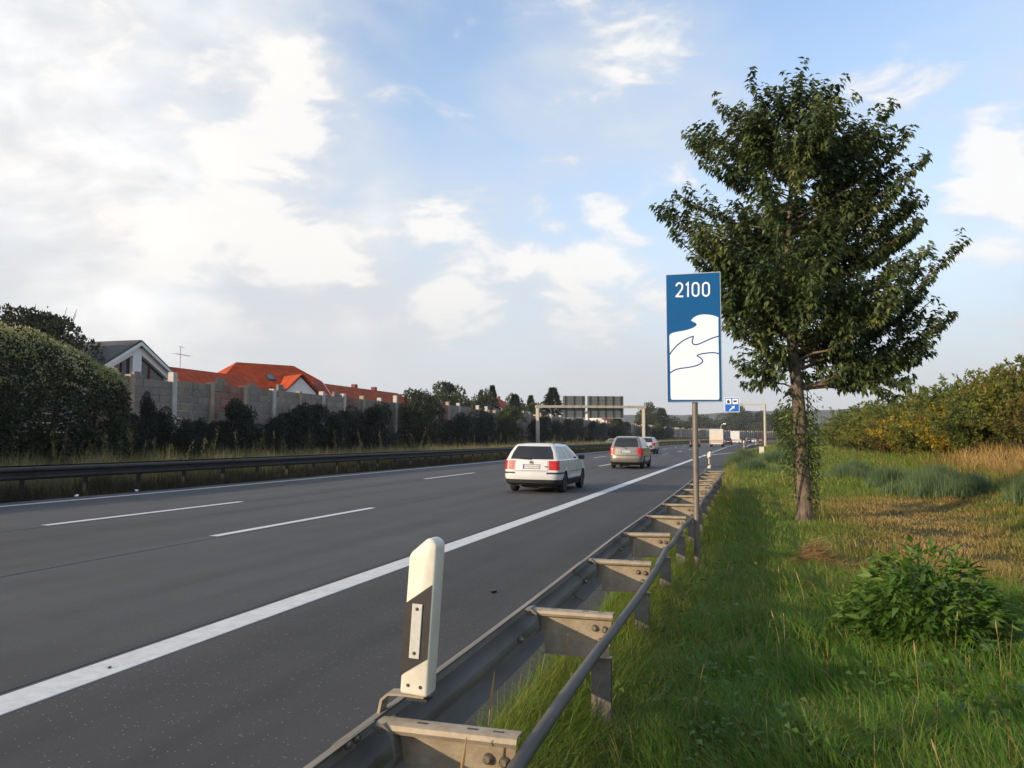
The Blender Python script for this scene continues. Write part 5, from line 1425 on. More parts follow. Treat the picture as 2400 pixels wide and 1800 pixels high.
# the bank on the right: loose shrubs in two rows
def bank():
    G = 'shrubs on the grassy bank'
    var = {}
    for key, lm, sd, nst, per, ls in (('olive', 'olive', 1, 110, 90, .17), ('olive2', 'olive', 2, 120, 95, .15), ('green', 'green', 3, 110, 95, .16), ('green2', 'green', 8, 100, 95, .18),
                                   ('yellow', 'yellow', 5, 90, 70, .20), ('brown', 'brown', 6, 120, 95, .13), ('brown2', 'brown', 7, 110, 90, .14)):
        me, st = arch_mesh('foliage', LM[lm], sd, 4.4, 3.0, nst, per, ls)
        var[key] = (me, st.mesh('stem', M['bark_dark']))
    rows = [  # lat, s, kind, scale, label
        (10.6, 27.5, 'brown', 1.05, 'rust brown shrub on the bank at the right edge'),
        (9.4, 31.5, 'brown2', .80, 'low brown shrub behind the dry grass mound'),
        (12.4, 30.5, 'green', 1.30, 'tall green shrub standing high on the bank at the right edge'),
        (9.6, 34.8, 'olive', .95, 'olive shrub left of the rust brown ones'),
        (12.6, 35.0, 'green2', 1.28, 'feathery green shrub rising highest on the bank'),
        (8.8, 38.0, 'green', .88, 'green shrub at the left end of the dry grass'),
        (11.6, 39.5, 'brown2', 1.12, 'brownish shrub behind the green front one'),
        (8.4, 41.4, 'yellow', .86, 'bright yellow leaved shrub in the middle of the bank'),
        (11.3, 44.5, 'olive2', 1.12, 'olive shrub behind the yellow leaved one'),
        (8.1, 45.0, 'olive', .84, 'yellowish olive shrub left of the bright yellow one'),
        (10.8, 49.6, 'green', 1.10, 'green shrub on the crest, fifth from the left end of the bank'),
        (8.0, 49.2, 'yellow', .80, 'smaller yellowing shrub at the foot of the bank'),
        (10.2, 55.0, 'olive', 1.10, 'olive shrub on the crest left of centre'),
        (7.8, 54.2, 'brown', .78, 'small brown shrub low on the bank, left part'),
        (7.8, 59.6, 'olive2', .86, 'olive front shrub in the left third of the bank'),
        (10.0, 62.0, 'green2', 1.1, 'dark green shrub on the crest toward the left end'),
        (7.7, 66.0, 'olive', .92, 'dull olive shrub near the left end of the bank'),
        (9.9, 70.5, 'olive2', 1.14, 'hazy olive shrub second from the left end'),
        (7.7, 74.0, 'green', .96, 'green shrub close to the tree trunk at the left end'),
        (9.8, 80.5, 'green2', 1.2, 'far green shrub seen just right of the tree trunk'),
        (7.9, 86.0, 'olive', 1.0, 'far olive shrub low beside the tree trunk'),
        (9.8, 94.0, 'green', 1.2, 'farthest shrub of the bank, beside the tree trunk'),
        (14.5, 27.0, 'brown', 1.15, 'brown shrub behind the first row at the right edge'),
    ]
    rng = random.Random(3)
    for (l, s, k, sc_, lab) in rows:
        me, st = var[k]
        shrub('bank_shrub', lab, 'shrub', l, s, me, st, (sc_*rng.uniform(.95, 1.1), sc_*rng.uniform(.95, 1.1), sc_), rng.uniform(0, 6.28), G)
bank()

# the dark conifer like hedge right of the cantilever post
def right_hedge():
    me = lobed_mesh('foliage', LM['tree'], 61, 4.6, 5.0, 5.6, 9000, .20, 26, .1, 0, 1.2, .75)
    shrub('dense_tree', 'dense dark tree right behind the cantilever sign post', 'tree', 4.5, 116, me, stem_mesh(3, 4, 5, .09), (1, 1, 1), 0, None)
    shrub('dense_tree', 'second dark tree behind the one at the cantilever post', 'tree', 6.2, 128, me, stem_mesh(4, 4, 5, .09), (1.05, 1.1, 1.0), 2, None)
right_hedge()

def left_side():
    # the big bush with a flowering vine at the left edge
    r = empty('large_bush', (-34.2, 27.0, 1.2)); tag(r, 'huge dark bush draped with pale flowering vine at the left edge', 'bush')
    rng = np.random.default_rng(9)
    lob = [(y, x, z, q) for (y, x, z, q) in [(-13, 0, 2.0, 2.9), (-9.5, .6, 2.4, 3.0), (-6, .4, 2.6, 3.1), (-3, .2, 2.7, 3.0), (0, .5, 2.8, 3.0), (2.2, .3, 3.0, 2.8), (4.6, .4, 2.9, 2.7), (6.6, .3, 2.6, 2.6),
           (8.4, .2, 2.3, 2.3), (9.9, .0, 2.4, 1.9), (10.8, -.3, 3.2, 1.25), (1.0, 1.4, 1.4, 2.2), (5, 1.5, 1.3, 2.2), (8.2, 1.2, 1.1, 2.0), (-3, 1.6, 1.4, 2.2), (-7, 1.6, 1.3, 2.2), (10.6, .6, .9, 1.4), (-11, 1.5, 1.2, 2.2)]]
    lob = np.array(lob)
    def shell(n, top=False):
        k = rng.choice(len(lob), n, p=lob[:, 3]**2/np.sum(lob[:, 3]**2)); u = runit(rng, n)
        if top: u[:, 2] = np.abs(u[:, 2])*.8+.35; u /= np.linalg.norm(u, axis=1, keepdims=True)
        rad = lob[k, 3]*(1.0-.24*rng.random(n)**1.5) + .10*np.sin(u[:, 0]*9+k)*np.sin(u[:, 2]*8)
        if top: rad = lob[k, 3]*(1.0+.03*rng.random(n)) + .10*np.sin(u[:, 0]*9+k)*np.sin(u[:, 2]*8)
        P = np.stack([lob[k, 1]+u[:, 0]*rad, lob[k, 0]+u[:, 1]*rad, lob[k, 2]+u[:, 2]*rad*1.02], -1)
        ins = np.zeros(n, bool)
        for (y, x, z, q) in lob:
            d = np.sqrt((P[:, 0]-x)**2+(P[:, 1]-y)**2+((P[:, 2]-z)/1.02)**2); ins |= d < q*.72
        ok = (~ins) & (P[:, 2] > -.2)
        return P[ok], u[ok]
    P, u = shell(105000); n = len(P)
    V, F = quads(P, u*.5+runit(rng, n)*.8+np.array([0, 0, -.25]), u*.6+runit(rng, n), rng.uniform(.10, .26, n), rng.uniform(.07, .15, n))
    tag(link('foliage', big_mesh('foliage', V, [F], LM['bigbush']), r), kind='stuff')
    P, u = shell(30000, True)
    nz = np.sin(P[:, 1]*1.7)*np.sin(P[:, 0]*2.1+P[:, 2]*1.3) + rng.normal(size=len(P))*.5
    ok = (u[:, 2] > .34 - .30*nz) & (P[:, 2] > 2.9); P, u = P[ok], u[ok]; n = len(P)
    V, F = quads(P+u*.12, u*.4+runit(rng, n)*.8, u+runit(rng, n)*.6, rng.uniform(.07, .17, n), rng.uniform(.06, .12, n))
    tag(link('bloom', big_mesh('bloom', V, [F], LM['bloom']), r), kind='stuff')
    for k in range(9):
        mb = MB(); y = -12+2.7*k; mb.tube([(0, y, -.4), (.2, y+.3, 1.6), (.1, y+.6, 3.2)], [.14, .10, .05], 6); mb.build('stem', M['bark_dark'], r)
    # the darker tree behind it
    r = empty('garden_tree', (-46.5, 44.6, 2.0)); tag(r, 'dark broadleaf tree rising behind the big flowering bush', 'tree')
    me = lobed_mesh('crown', LM['darktree'], 14, 9.6, 11.5, 6.6, 15000, .28, 34, 2.1, .03, .9, .55); tag(link('crown', me, r), kind='stuff')
    mb = MB(); tree_trunk(mb, 7.6, .22, random.Random(5) if False else np.random.default_rng(5), 8, .42)
    for k in range(7):
        rg = np.random.default_rng(30+k); a = rg.uniform(0, 6.28); q = rg.uniform(1, 4); mb.tube([(math.cos(a)*q*.7, math.sin(a)*q*.7, 6.0), (math.cos(a)*q, math.sin(a)*q, 8.2+rg.random()*.8)], [.05, .012], 5)
    mb.build('trunk', M['bark_dark'], r)

    # dark shrubs in front of the barrier
    G = 'dark shrubs in front of the noise wall'
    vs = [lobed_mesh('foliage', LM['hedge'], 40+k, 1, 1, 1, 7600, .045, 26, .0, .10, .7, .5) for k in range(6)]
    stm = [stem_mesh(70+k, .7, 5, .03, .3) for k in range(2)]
    lst = [  # s, top (m above the road), width along the wall
        (41.6, 3.3, 2.6, 'low dark shrub under the right edge of the big flowering bush'),
        (43.2, 4.65, 1.25, 'narrow tall dark shrub at the first wall bay, right of the big bush'),
        (44.6, 3.8, 1.7, 'dark shrub sloping down from the narrow tall one'),
        (45.9, 3.05, 2.0, 'low dark shrub left of the tallest pale pillar'),
        (47.6, 3.2, 1.5, 'small dark shrub just right of the tallest pale pillar'),
        (49.3, 2.95, 1.8, 'low shrub in the bay between pale and tan pillars'),
        (50.6, 3.05, 1.5, 'low shrub leaning on the tan pillar'),
        (52.6, 4.7, 2.7, 'single tall rounded dark shrub in front of the reddish bay'),
        (54.9, 2.9, 2.2, 'low dark shrub right of the tall rounded one'),
        (57.6, 3.5, 2.4, 'dark shrub at the left end of the long shrub row'),
        (59.4, 4.1, 2.4, 'dark shrub second in the long shrub row'),
        (61.6, 4.75, 2.9, 'broad dark shrub third in the long shrub row'),
        (64.2, 4.85, 3.0, 'broad dark shrub fourth in the long shrub row'),
        (66.8, 4.2, 2.3, 'lower dark shrub below the brown roofed house gable'),
        (69.3, 4.9, 2.6, 'dark shrub below the left part of the brown roof'),
        (71.5, 4.5, 2.2, 'dark shrub below the middle of the brown roof'),
        (74.0, 5.25, 3.0, 'tall dark shrub below the right part of the brown roof'),
        (77.0, 5.5, 3.2, 'tall dark shrub left of the gap with bare wall'),
        (97.0, 4.0, 3.0, 'dark shrub right of the large vine covered tree'),
        (100.5, 5.0, 3.4, 'dark shrub below the far pale pillars'),
        (104.0, 5.2, 3.6, 'dark shrub in the middle of the far wall stretch'),
        (108.0, 5.7, 4.0, 'dark shrub left of the second wall gap'),
        (111.3, 5.3, 2.6, 'dark shrub at the edge of the second wall gap'),
        (138.5, 5.4, 4.5, 'dark shrub right of the gantry left post'),
        (146.0, 5.8, 5.5, 'dark shrub under the left sign board of the gantry'),
        (155.0, 5.3, 6.0, 'low dark shrub under the gap between the gantry boards'),
        (165.0, 6.3, 7.5, 'dark shrub under the left half of the wide gantry board'),
        (177.0, 6.6, 8.5, 'dark shrub under the right half of the wide gantry board'),
        (190.0, 5.9, 8.0, 'dark shrub left of the gantry right post'),
        (205.0, 5.6, 9.0, 'dark shrub right behind the gantry right post'),
        (238.0, 6.5, 12.0, 'dark shrub right of the gantry above the silver off road car'),
        (275.0, 6.9, 14.0, 'dark shrub two clumps right of the gantry'),
        (330.0, 7.0, 20.0, 'last dark shrub before the white industrial building'),
    ]
    rng2 = random.Random(8)
    for i, (s, top, w, lab) in enumerate(lst):
        lat = -35.5 + rng2.uniform(-.5, .4); z = gz(lat, s); h = top-z+float(rise(s))*(1 if s > 90 else 0)
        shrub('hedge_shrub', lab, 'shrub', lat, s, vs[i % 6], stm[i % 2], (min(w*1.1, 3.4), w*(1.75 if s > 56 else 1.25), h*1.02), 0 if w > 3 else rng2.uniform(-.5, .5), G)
    # larger vine covered clumps that catch light on top
    G2 = 'vine covered clumps along the noise wall'
    for i, (s, top, w, lab) in enumerate([(86.6, 8.4, 11.0, 'large rounded vine covered tree in the middle of the noise wall'), (122.0, 7.9, 14.0, 'vine covered clump with a yellowish top left of the gantry'), (222.0, 8.6, 14.0, 'rounded bush with a light top right of the gantry'), (300.0, 8.6, 18.0, 'far rounded bush with a pale top beside the road')]):
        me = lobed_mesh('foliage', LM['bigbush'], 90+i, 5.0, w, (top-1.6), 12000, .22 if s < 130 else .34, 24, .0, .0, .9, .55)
        r_ = shrub('vine_clump', lab, 'bush', -35.2, s, me, stem_mesh(5, 3.0, 6, .1), (1, 1, 1), 0, G2)
        rg = np.random.default_rng(120+i); n = 2600; a = rg.uniform(0, 6.283, n); q = np.sqrt(rg.random(n))
        P = np.stack([np.cos(a)*q*2.1, np.sin(a)*q*w*.40, (top-1.6)*(.94-.30*q**2.2+.05*np.sin(a*5+q*9))+rg.normal(size=n)*.16], -1)
        V, F = quads(P, runit(rg, n), runit(rg, n)+np.array([0, 0, .8]), rg.uniform(.12, .26, n), rg.uniform(.08, .16, n))
        tag(link('bloom', big_mesh('bloom', V, [F], LM['ivy' if i else 'bigbush']), r_), kind='stuff')

    # the row of trees carries on along the wall beside and behind the viewer
    for i, (s, h, lab) in enumerate([(-40, 8.5, 'last leafy tree of the wall row far behind the viewer'), (-33, 9.5, 'tallest leafy tree of the wall row behind the viewer'), (-26, 8.6, 'third leafy tree of the wall row counted from behind the viewer'), (-19, 9.2, 'leafy wall tree well behind the viewer, left of the tallest one'),
            (-12, 8.8, 'leafy wall tree just behind the viewer'), (-5, 9.4, 'leafy wall tree level with the viewer'), (2, 8.7, 'leafy wall tree second to the left of the flowering bush'), (9, 8.2, 'leafy wall tree next to the huge flowering bush')]):
        me = lobed_mesh('crown', LM['bigbush'], 400+i, 6.0, 9.0, h-.4, 5000, .34, 24, .2, 0, .8, .6)
        shrub('wall_tree', lab, 'tree', -35.0, s, me, stem_mesh(9, 4.0, 6, .12), (1, 1, 1), 0, 'trees along the wall left of the picture')
    # trees in the gardens behind the wall
    G3 = 'trees behind the noise wall'
    deci = [lobed_mesh('crown', LM['tree'], 200+k, 1, 1, .86, 4200, .055, 20, .14, .05, .8, .5) for k in range(3)]
    coni = [conifer_mesh('crown', LM['conifer'], 210+k, .46, 1, 9000, .034) for k in range(2)]
    def trunk(seed, conif=False):
        mb = MB()
        if conif: mb.tube([(0, 0, -.1), (0, 0, .96)], [.025, .004], 6)
        else: tree_trunk(mb, .8, .026, np.random.default_rng(seed), 6, .28)
        return mb.mesh('trunk', M['bark_dark'])
    tk = [trunk(1), trunk(2), trunk(3, True)]
    items = [  # x, y (world), height, width, kind, label
        (-49, 118, 7.6, 8, 'd', 'rounded tree rising behind the large vine covered tree'),
        (-49, 130, 9.4, 8.5, 'd', 'broad tree first in the tree line behind the far wall'),
        (-51, 143, 9.9, 8, 'd', 'spiky topped tree second in the tree line behind the far wall'),
        (-50, 152, 9.6, 7.5, 'd', 'tall green tree in the middle of the far wall tree line'),
        (-51, 163, 10.8, 5.5, 'c', 'tallest conifer of the far wall tree line'),
        (-49, 172, 9.4, 5.0, 'c', 'slim dark conifer right of the tallest one'),
        (-50, 178, 9.6, 3.4, 'c', 'thin pointed conifer near the yellowish clump'),
        (-48, 186, 8.2, 8, 'd', 'low light green tree left of the wide conifer'),
        (-46, 196, 12.2, 10, 'c', 'wide grey green conifer standing alone left of the gantry'),
        (-60, 214, 12.2, 9, 'd', 'tree behind the red roof left of the gantry boards'),
        (-62, 236, 12.6, 7, 'c', 'dark conifer tip behind the red roof left of the gantry boards'),
        (-50, 300, 9.6, 13, 'd', 'grey green tree beside the far bright red roof'),
        (-46, 385, 17.0, 12, 'd', 'tall rounded poplar like tree right of the gantry'),
        (-41, 395, 14.5, 15, 'd', 'lighter tree beside the tall rounded one right of the gantry'),
        (-40, 455, 12.5, 26, 'd', 'broad dark tree left of the blue sign pole'),
        (-34, 600, 17.0, 34, 'd', 'dark grove left behind the white industrial building'),
    ]
    for i, (x, y, h, w, k, lab) in enumerate(items):
        r_ = empty('garden_tree' if k == 'd' else 'conifer_tree', (x, y, 1.9+float(rise(y))*.7), rng2.uniform(0, 6)); tag(r_, lab, 'tree', G3)
        r_.scale = (w, w, h) if k == 'd' else (w*2.6, w*2.6, h*.97)
        link('crown', deci[i % 3] if k == 'd' else coni[i % 2], r_); link('trunk', tk[2] if k == 'c' else tk[i % 2], r_)
    # the great trees where the road bends away
    G4 = 'tall trees at the far bend of the road'
    for i, (x, y, h, w, lab) in enumerate([(-30, 640, 15, 24, 'low dark tree at the left foot of the far wood'), (-18, 660, 22, 24, 'tall dark tree left in the far wood'), (-9, 680, 29, 24, 'highest tree of the far wood, left of the blue exit sign'),
            (0, 690, 26, 25, 'tall tree of the far wood below the blue exit sign'), (10, 690, 25, 26, 'tall tree of the far wood, left of the cantilever post'), (20, 690, 20, 24, 'dark tree of the far wood behind the cantilever post'), (4, 640, 15, 22, 'lower front tree of the far wood'), (38, 690, 18, 30, 'right end tree of the far wood')]):
        r_ = empty('forest_tree', (x, y, 1.0), i*1.3); tag(r_, lab, 'tree', G4); r_.scale = (w, w, h)
        me = lobed_mesh('crown', LM['tree'], 300+i, 1, 1, .95, 5200, .045, 26, .05, .0, .8, .6); link('crown', me, r_); link('trunk', tk[i % 2], r_)
left_side()

# ------------------------------------------------------------------ verge plants
def broad_leaf_plant():
    r = empty('broadleaf_plant', gp(1.38, 7.62), 0); tag(r, 'large clump of broad glossy green leaves in the grass', 'plant')
    rng = np.random.default_rng(77)
    n = 2700; a = rng.uniform(0, 6.283, n); q = np.sqrt(rng.random(n))
    rx = .62; hh = (.72+.10*np.sin(a*3+1)+.14*np.sin(a*7+q*6)*q)*(1-q**2*.62)
    P = np.stack([np.cos(a)*q*rx-.04, np.sin(a)*q*.52, hh*(.20+.80*rng.random(n)**.6)], -1) + rng.normal(size=(n, 3))*.035
    D = np.stack([np.cos(a)*(.35+q), np.sin(a)*(.35+q), .75-.5*q], -1) + runit(rng, n)*.65
    up = np.array([0, 0, 1.]) + runit(rng, n)*.9
    ln = rng.uniform(.05, .14, n); wd = ln*rng.uniform(.30, .46, n)
    sc_ = P[:, 2]*1.0 - P[:, 1]*.4 + rng.normal(size=n)*.05
    order = np.argsort(-sc_); single = order[:280]; mask = np.ones(n, bool); mask[single] = False
    V, F = leaves(P[mask], D[mask], up[mask], ln[mask], wd[mask], .16, .35)
    tag(link('foliage', big_mesh('foliage', V, [F], LM['dock']), r), kind='stuff')
    V1, F1 = leaves(np.zeros((1, 3)), np.array([[0, 1., 0]]), np.array([[0, 0, 1.]]), .125, .048, .16, .35)
    lm_ = big_mesh('leaf', V1, [F1], LM['dock'])
    for k in single:
        y = Vector(D[k]).normalized(); z = Vector(up[k]); x = y.cross(z).normalized(); z = x.cross(y)
        o = link('leaf', lm_, r); o.matrix_local = Matrix.Translation(P[k]) @ Matrix((x, y, z)).transposed().to_4x4() @ Matrix.Scale(ln[k]/.125, 4)
    mb = MB()
    for k in range(26):
        b = rng.uniform(0, 6.28); s_ = rng.random(); mb.tube([(math.cos(b)*.1*s_, math.sin(b)*.1*s_, -.02), (math.cos(b)*.5*s_, math.sin(b)*.4*s_, .5-.2*s_)], [.006, .003], 4)
    mb.build('stem', LM['dock'], r)
broad_leaf_plant()
def straw_pile():
    r = empty('straw_pile', gp(.82, 12.05)); tag(r, 'small pile of dry straw coloured stalks on the grass', 'straw pile')
    rng = np.random.default_rng(6); n = 900
    a = rng.normal(.35, .55, n); q = rng.normal(size=(n, 2))*np.array([.17, .12])
    z = .36*np.exp(-(q[:, 0]/.2)**2-(q[:, 1]/.17)**2)*rng.random(n)**.6+.06
    P = np.stack([q[:, 0], q[:, 1], z], -1); D = np.stack([np.cos(a), np.sin(a), rng.normal(size=n)*.26], -1)
    V, F = quads(P-D*.15, D, runit(rng, n)*.5+np.array([0, 0, 1.]), rng.uniform(.18, .42, n), .009)
    tag(link('stalks', big_mesh('stalks', V, [F], M['straw']), r), kind='stuff')
straw_pile()

# ------------------------------------------------------------------ grass
def grass_mat(name, stops, tr=.40):
    m, N, L, p = new_mat(name)
    g = N.new('ShaderNodeNewGeometry')
    at = N.new('ShaderNodeAttribute'); at.attribute_name = 'dry'
    n1 = N.new('ShaderNodeMath'); n1.operation = 'MULTIPLY_ADD'; n1.inputs[1].default_value = .30
    L.new(g.outputs['Random Per Island'], n1.inputs[0]); L.new(at.outputs['Fac'], n1.inputs[2]); n1.use_clamp = True
    r = ramp(N, stops)
    L.new(n1.outputs[0], r.inputs[0]); L.new(r.outputs[0], p.inputs['Base Color'])
    p.inputs['Roughness'].default_value = .5; p.inputs['Specular IOR Level'].default_value = .3
    t = N.new('ShaderNodeBsdfTranslucent'); L.new(r.outputs[0], t.inputs[0])
    mx = N.new('ShaderNodeMixShader'); mx.inputs[0].default_value = tr
    L.new(p.outputs[0], mx.inputs[1]); L.new(t.outputs[0], mx.inputs[2]); L.new(mx.outputs[0], N['Material Output'].inputs[0])
    return m
M['grass'] = grass_mat('verge_grass', [(.0, (.055,.150,.014)), (.16, (.090,.215,.018)), (.32, (.140,.235,.026)), (.52, (.205,.205,.036)), (.74, (.34,.235,.065)), (1.0, (.50,.33,.13))])
M['wild_grass'] = grass_mat('wild_grass', [(.0, (.060,.072,.028)), (.35, (.115,.122,.050)), (.6, (.185,.172,.080)), (1.0, (.32,.26,.14))], .3)
M['shade_dark_weeds'] = grass_mat('shade_dark_weeds', [(.0, (.020,.022,.010)), (.5, (.040,.036,.018)), (1.0, (.085,.070,.040))], .15)  # weeds under the median barrier: the shade there is put into their colour
M['worm_weed'] = grass_mat('worm_weed', [(.0, (.095,.165,.070)), (.4, (.140,.215,.095)), (1.0, (.26,.28,.13))], .45)
def blades_mesh(name, P, h, w, az, lean, dry, segs, m):
    n = len(P); d = np.stack([np.cos(az), np.sin(az), 0*az], -1); sd_ = np.stack([-np.sin(az), np.cos(az), 0*az], -1)
    tw = np.random.default_rng(1).uniform(-1.2, 1.2, n)[:, None]; sd_ = sd_*np.cos(tw) + d*np.sin(tw)
    V = []
    for i in range(segs+1):
        t = i/segs
        c = P + d*(lean*h*t**2)[:, None]; c[:, 2] += h*(t-.38*np.minimum(lean, 1.5)*t*t)
        ww = (w*(1-t**1.6)*.5)[:, None]
        if i < segs: V += [c-sd_*ww, c+sd_*ww]
        else: V.append(c)
    k = 2*segs+1; VV = np.stack(V, 1).reshape(-1, 3); b = np.arange(n)[:, None]*k
    polys = []
    if segs > 1: polys.append(np.concatenate([b+np.array([[2*i, 2*i+1, 2*i+3, 2*i+2]]) for i in range(segs-1)]))
    polys.append(b+np.array([[2*segs-2, 2*segs-1, 2*segs]]))
    me = big_mesh(name, VV, polys, m)
    a = me.attributes.new('dry', 'FLOAT', 'POINT'); a.data.foreach_set('value', np.repeat(dry, k).astype(np.float32))
    return me
def fbm(x, y, sc_, seed):
    v = 0
    rg = np.random.default_rng(seed)
    for o in range(5):
        a = rg.uniform(0, 6.28); f = sc_*1.9**o; ph = rg.uniform(0, 6.28, 2)
        u = x*math.cos(a)+y*math.sin(a); w = -x*math.sin(a)+y*math.cos(a)
        v = v + np.sin(u*f+ph[0]+1.3*np.sin(w*f*.7))*np.sin(w*f*1.13+ph[1])/1.6**o
    return v*.5
def dryness(x, s):
    """How dry the grass is: the trodden strip, the straw coloured slope, random patches."""
    v = .13 + .10*fbm(x, s, .55, 3)
    c = 2.6 + .10*(s-12)                                            # trodden strip right of the tree
    strip = np.exp(-((x-c)/(1.0+.035*s))**2)*sst(9.0, 13.5, s)*(1-sst(23, 28, s))
    v = v + strip*(.50+.24*fbm(x, s, 1.1, 4))
    slope = np.exp(-((x-8.3)/1.2)**2)*sst(24, 29, s)*(1-sst(36, 43, s))
    v = v + slope*.62
    v = v + .16*sst(16, 26, s)*(.6+.4*fbm(x, s, .3, 8)) 
    v = v + .13*np.exp(-((x+.9)/.35)**2)
    return np.clip(v, 0.0, .95)
def height(x, s):
    c = 2.6 + .10*(s-12)
    strip = np.exp(-((x-c)/(1.0+.035*s))**2)*sst(9.0, 13.5, s)*(1-sst(23, 28, s))
    slope = np.exp(-((x-8.3)/1.6)**2)*sst(22, 28, s)*(1-sst(42, 50, s))
    return (1-.62*strip)*(1+.8*slope)*(1+.30*fbm(x, s, 1.3, 5))
def polar(rng, n, r0, r1, a0, a1, pw=1.0):
    q = rng.random(n)**pw; rr = r0+(r1-r0)*q; a = R(a0)+(R(a1)-R(a0))*rng.random(n)
    return rr*np.sin(a), rr*np.cos(a)
def verge_grass():
    rng = np.random.default_rng(100)
    def layer(n, r0, r1, a0, a1, hr, wr, segs, lean, name, pw=1.0):
        x, s = polar(rng, n, r0, r1, a0, a1, pw)
        ok = x > redge(s)+.03; x, s = x[ok], s[ok]
        # tufts: blades gather around clump centres
        tuft = fbm(x, s, 5.0, 12) + fbm(x, s, 11.0, 13)*.6
        keep = rng.random(len(x)) < np.clip(.62+.45*tuft, .12, 1); x, s, tuft = x[keep], s[keep], tuft[keep]
        h = rng.uniform(hr[0], hr[1], len(x))*height(x, s)*(1+.28*np.clip(tuft, -1, 1))
        near_rail = np.exp(-((x+1.05)/.30)**2); h = h*(1+.35*near_rail)
        w = rng.uniform(wr[0], wr[1], len(x))
        az = rng.uniform(0, 6.283, len(x))*.55 + 2.4*fbm(x, s, 1.7, 17) + .6
        ln = np.abs(rng.normal(lean, .28, len(x)))
        dry = np.clip(dryness(x, s) + rng.normal(size=len(x))*.05 + (rng.random(len(x)) < .09)*.5, 0, .98)
        P = np.stack([x+off(s), s, ground(x, s)-.015], -1)
        me = blades_mesh('verge_grass', P, h, w, az, ln, dry, segs, M['grass'])
        tag(link('verge_grass', me), name, 'grass', None, 'stuff')
    layer(120000, .9, 5.2, -62, 48, (.13, .33), (.0035, .0068), 4, .75, 'long fresh grass blades beside the near guard rail', .8)
    layer(150000, 4.8, 13, -22, 36, (.11, .30), (.006, .011), 3, .7, 'grass of the verge around the blue sign and broad leaved plant')
    layer(70000, 9.0, 27, 2, 24, (.08, .16), (.008, .014), 2, .9, 'short trodden grass of the strip right of the tree')
    layer(120000, 12.5, 32, -10, 31, (.10, .27), (.011, .022), 2, .6, 'shorter partly dry grass around the tree', .9)
    layer(80000, 31, 75, -4, 27, (.16, .42), (.024, .045), 2, .6, 'distant verge grass running up to the bank')
    layer(36000, 74, 190, -2, 12, (.3, .65), (.06, .10), 1, .5, 'far verge grass along the exit lane')
verge_grass()
def verge_herbs():
    rng = np.random.default_rng(140); n = 15000
    x, s = polar(rng, n, 1.6, 11, -24, 40, .8)
    c = fbm(x, s, 2.2, 61); k = (c > .18) & (x > -1.0); x, s = x[k], s[k]; n = len(x)
    a = rng.uniform(0, 6.283, n); z = ground(x, s) + rng.uniform(.04, .22, n)
    P = np.stack([x, s, z], -1); D = np.stack([np.cos(a), np.sin(a), rng.uniform(-.2, .8, n)], -1)
    ln = rng.uniform(.03, .085, n)
    V, F = leaves(P, D, runit(rng, n)*.5+np.array([0, 0, 1.]), ln, ln*rng.uniform(.35, .7, n), .12, .3)
    tag(link('verge_herbs', big_mesh('verge_herbs', V, [F], LM['dock'])), 'low broad leaved herbs scattered in the near grass', 'herbs', None, 'stuff')
verge_herbs()
def rail_weeds():
    rng = np.random.default_rng(150); n = 60000
    s = .6+28*rng.random(n)**1.9; x = rng.uniform(-1.40, -.86, n)
    t = fbm(x, s, 4.0, 31); k = rng.random(n) < np.clip(.75+.4*t, .2, 1); x, s, t = x[k], s[k], t[k]; n = len(x)
    h = rng.uniform(.16, .44, n)*(1+.3*t); dry = np.clip(.22+.14*t+rng.normal(size=n)*.12, 0, .9)
    P = np.stack([x, s, ground(np.maximum(x, -1.2), s)-.02], -1)
    me = blades_mesh('rail_weeds', P, h, rng.uniform(.004, .008, n), rng.uniform(-1.2, 1.2, n), np.abs(rng.normal(.6, .3, n)), dry, 3, M['grass'])
    tag(link('rail_weeds', me), 'grass and weeds growing under the near guard rail', 'grass', None, 'stuff')
rail_weeds()

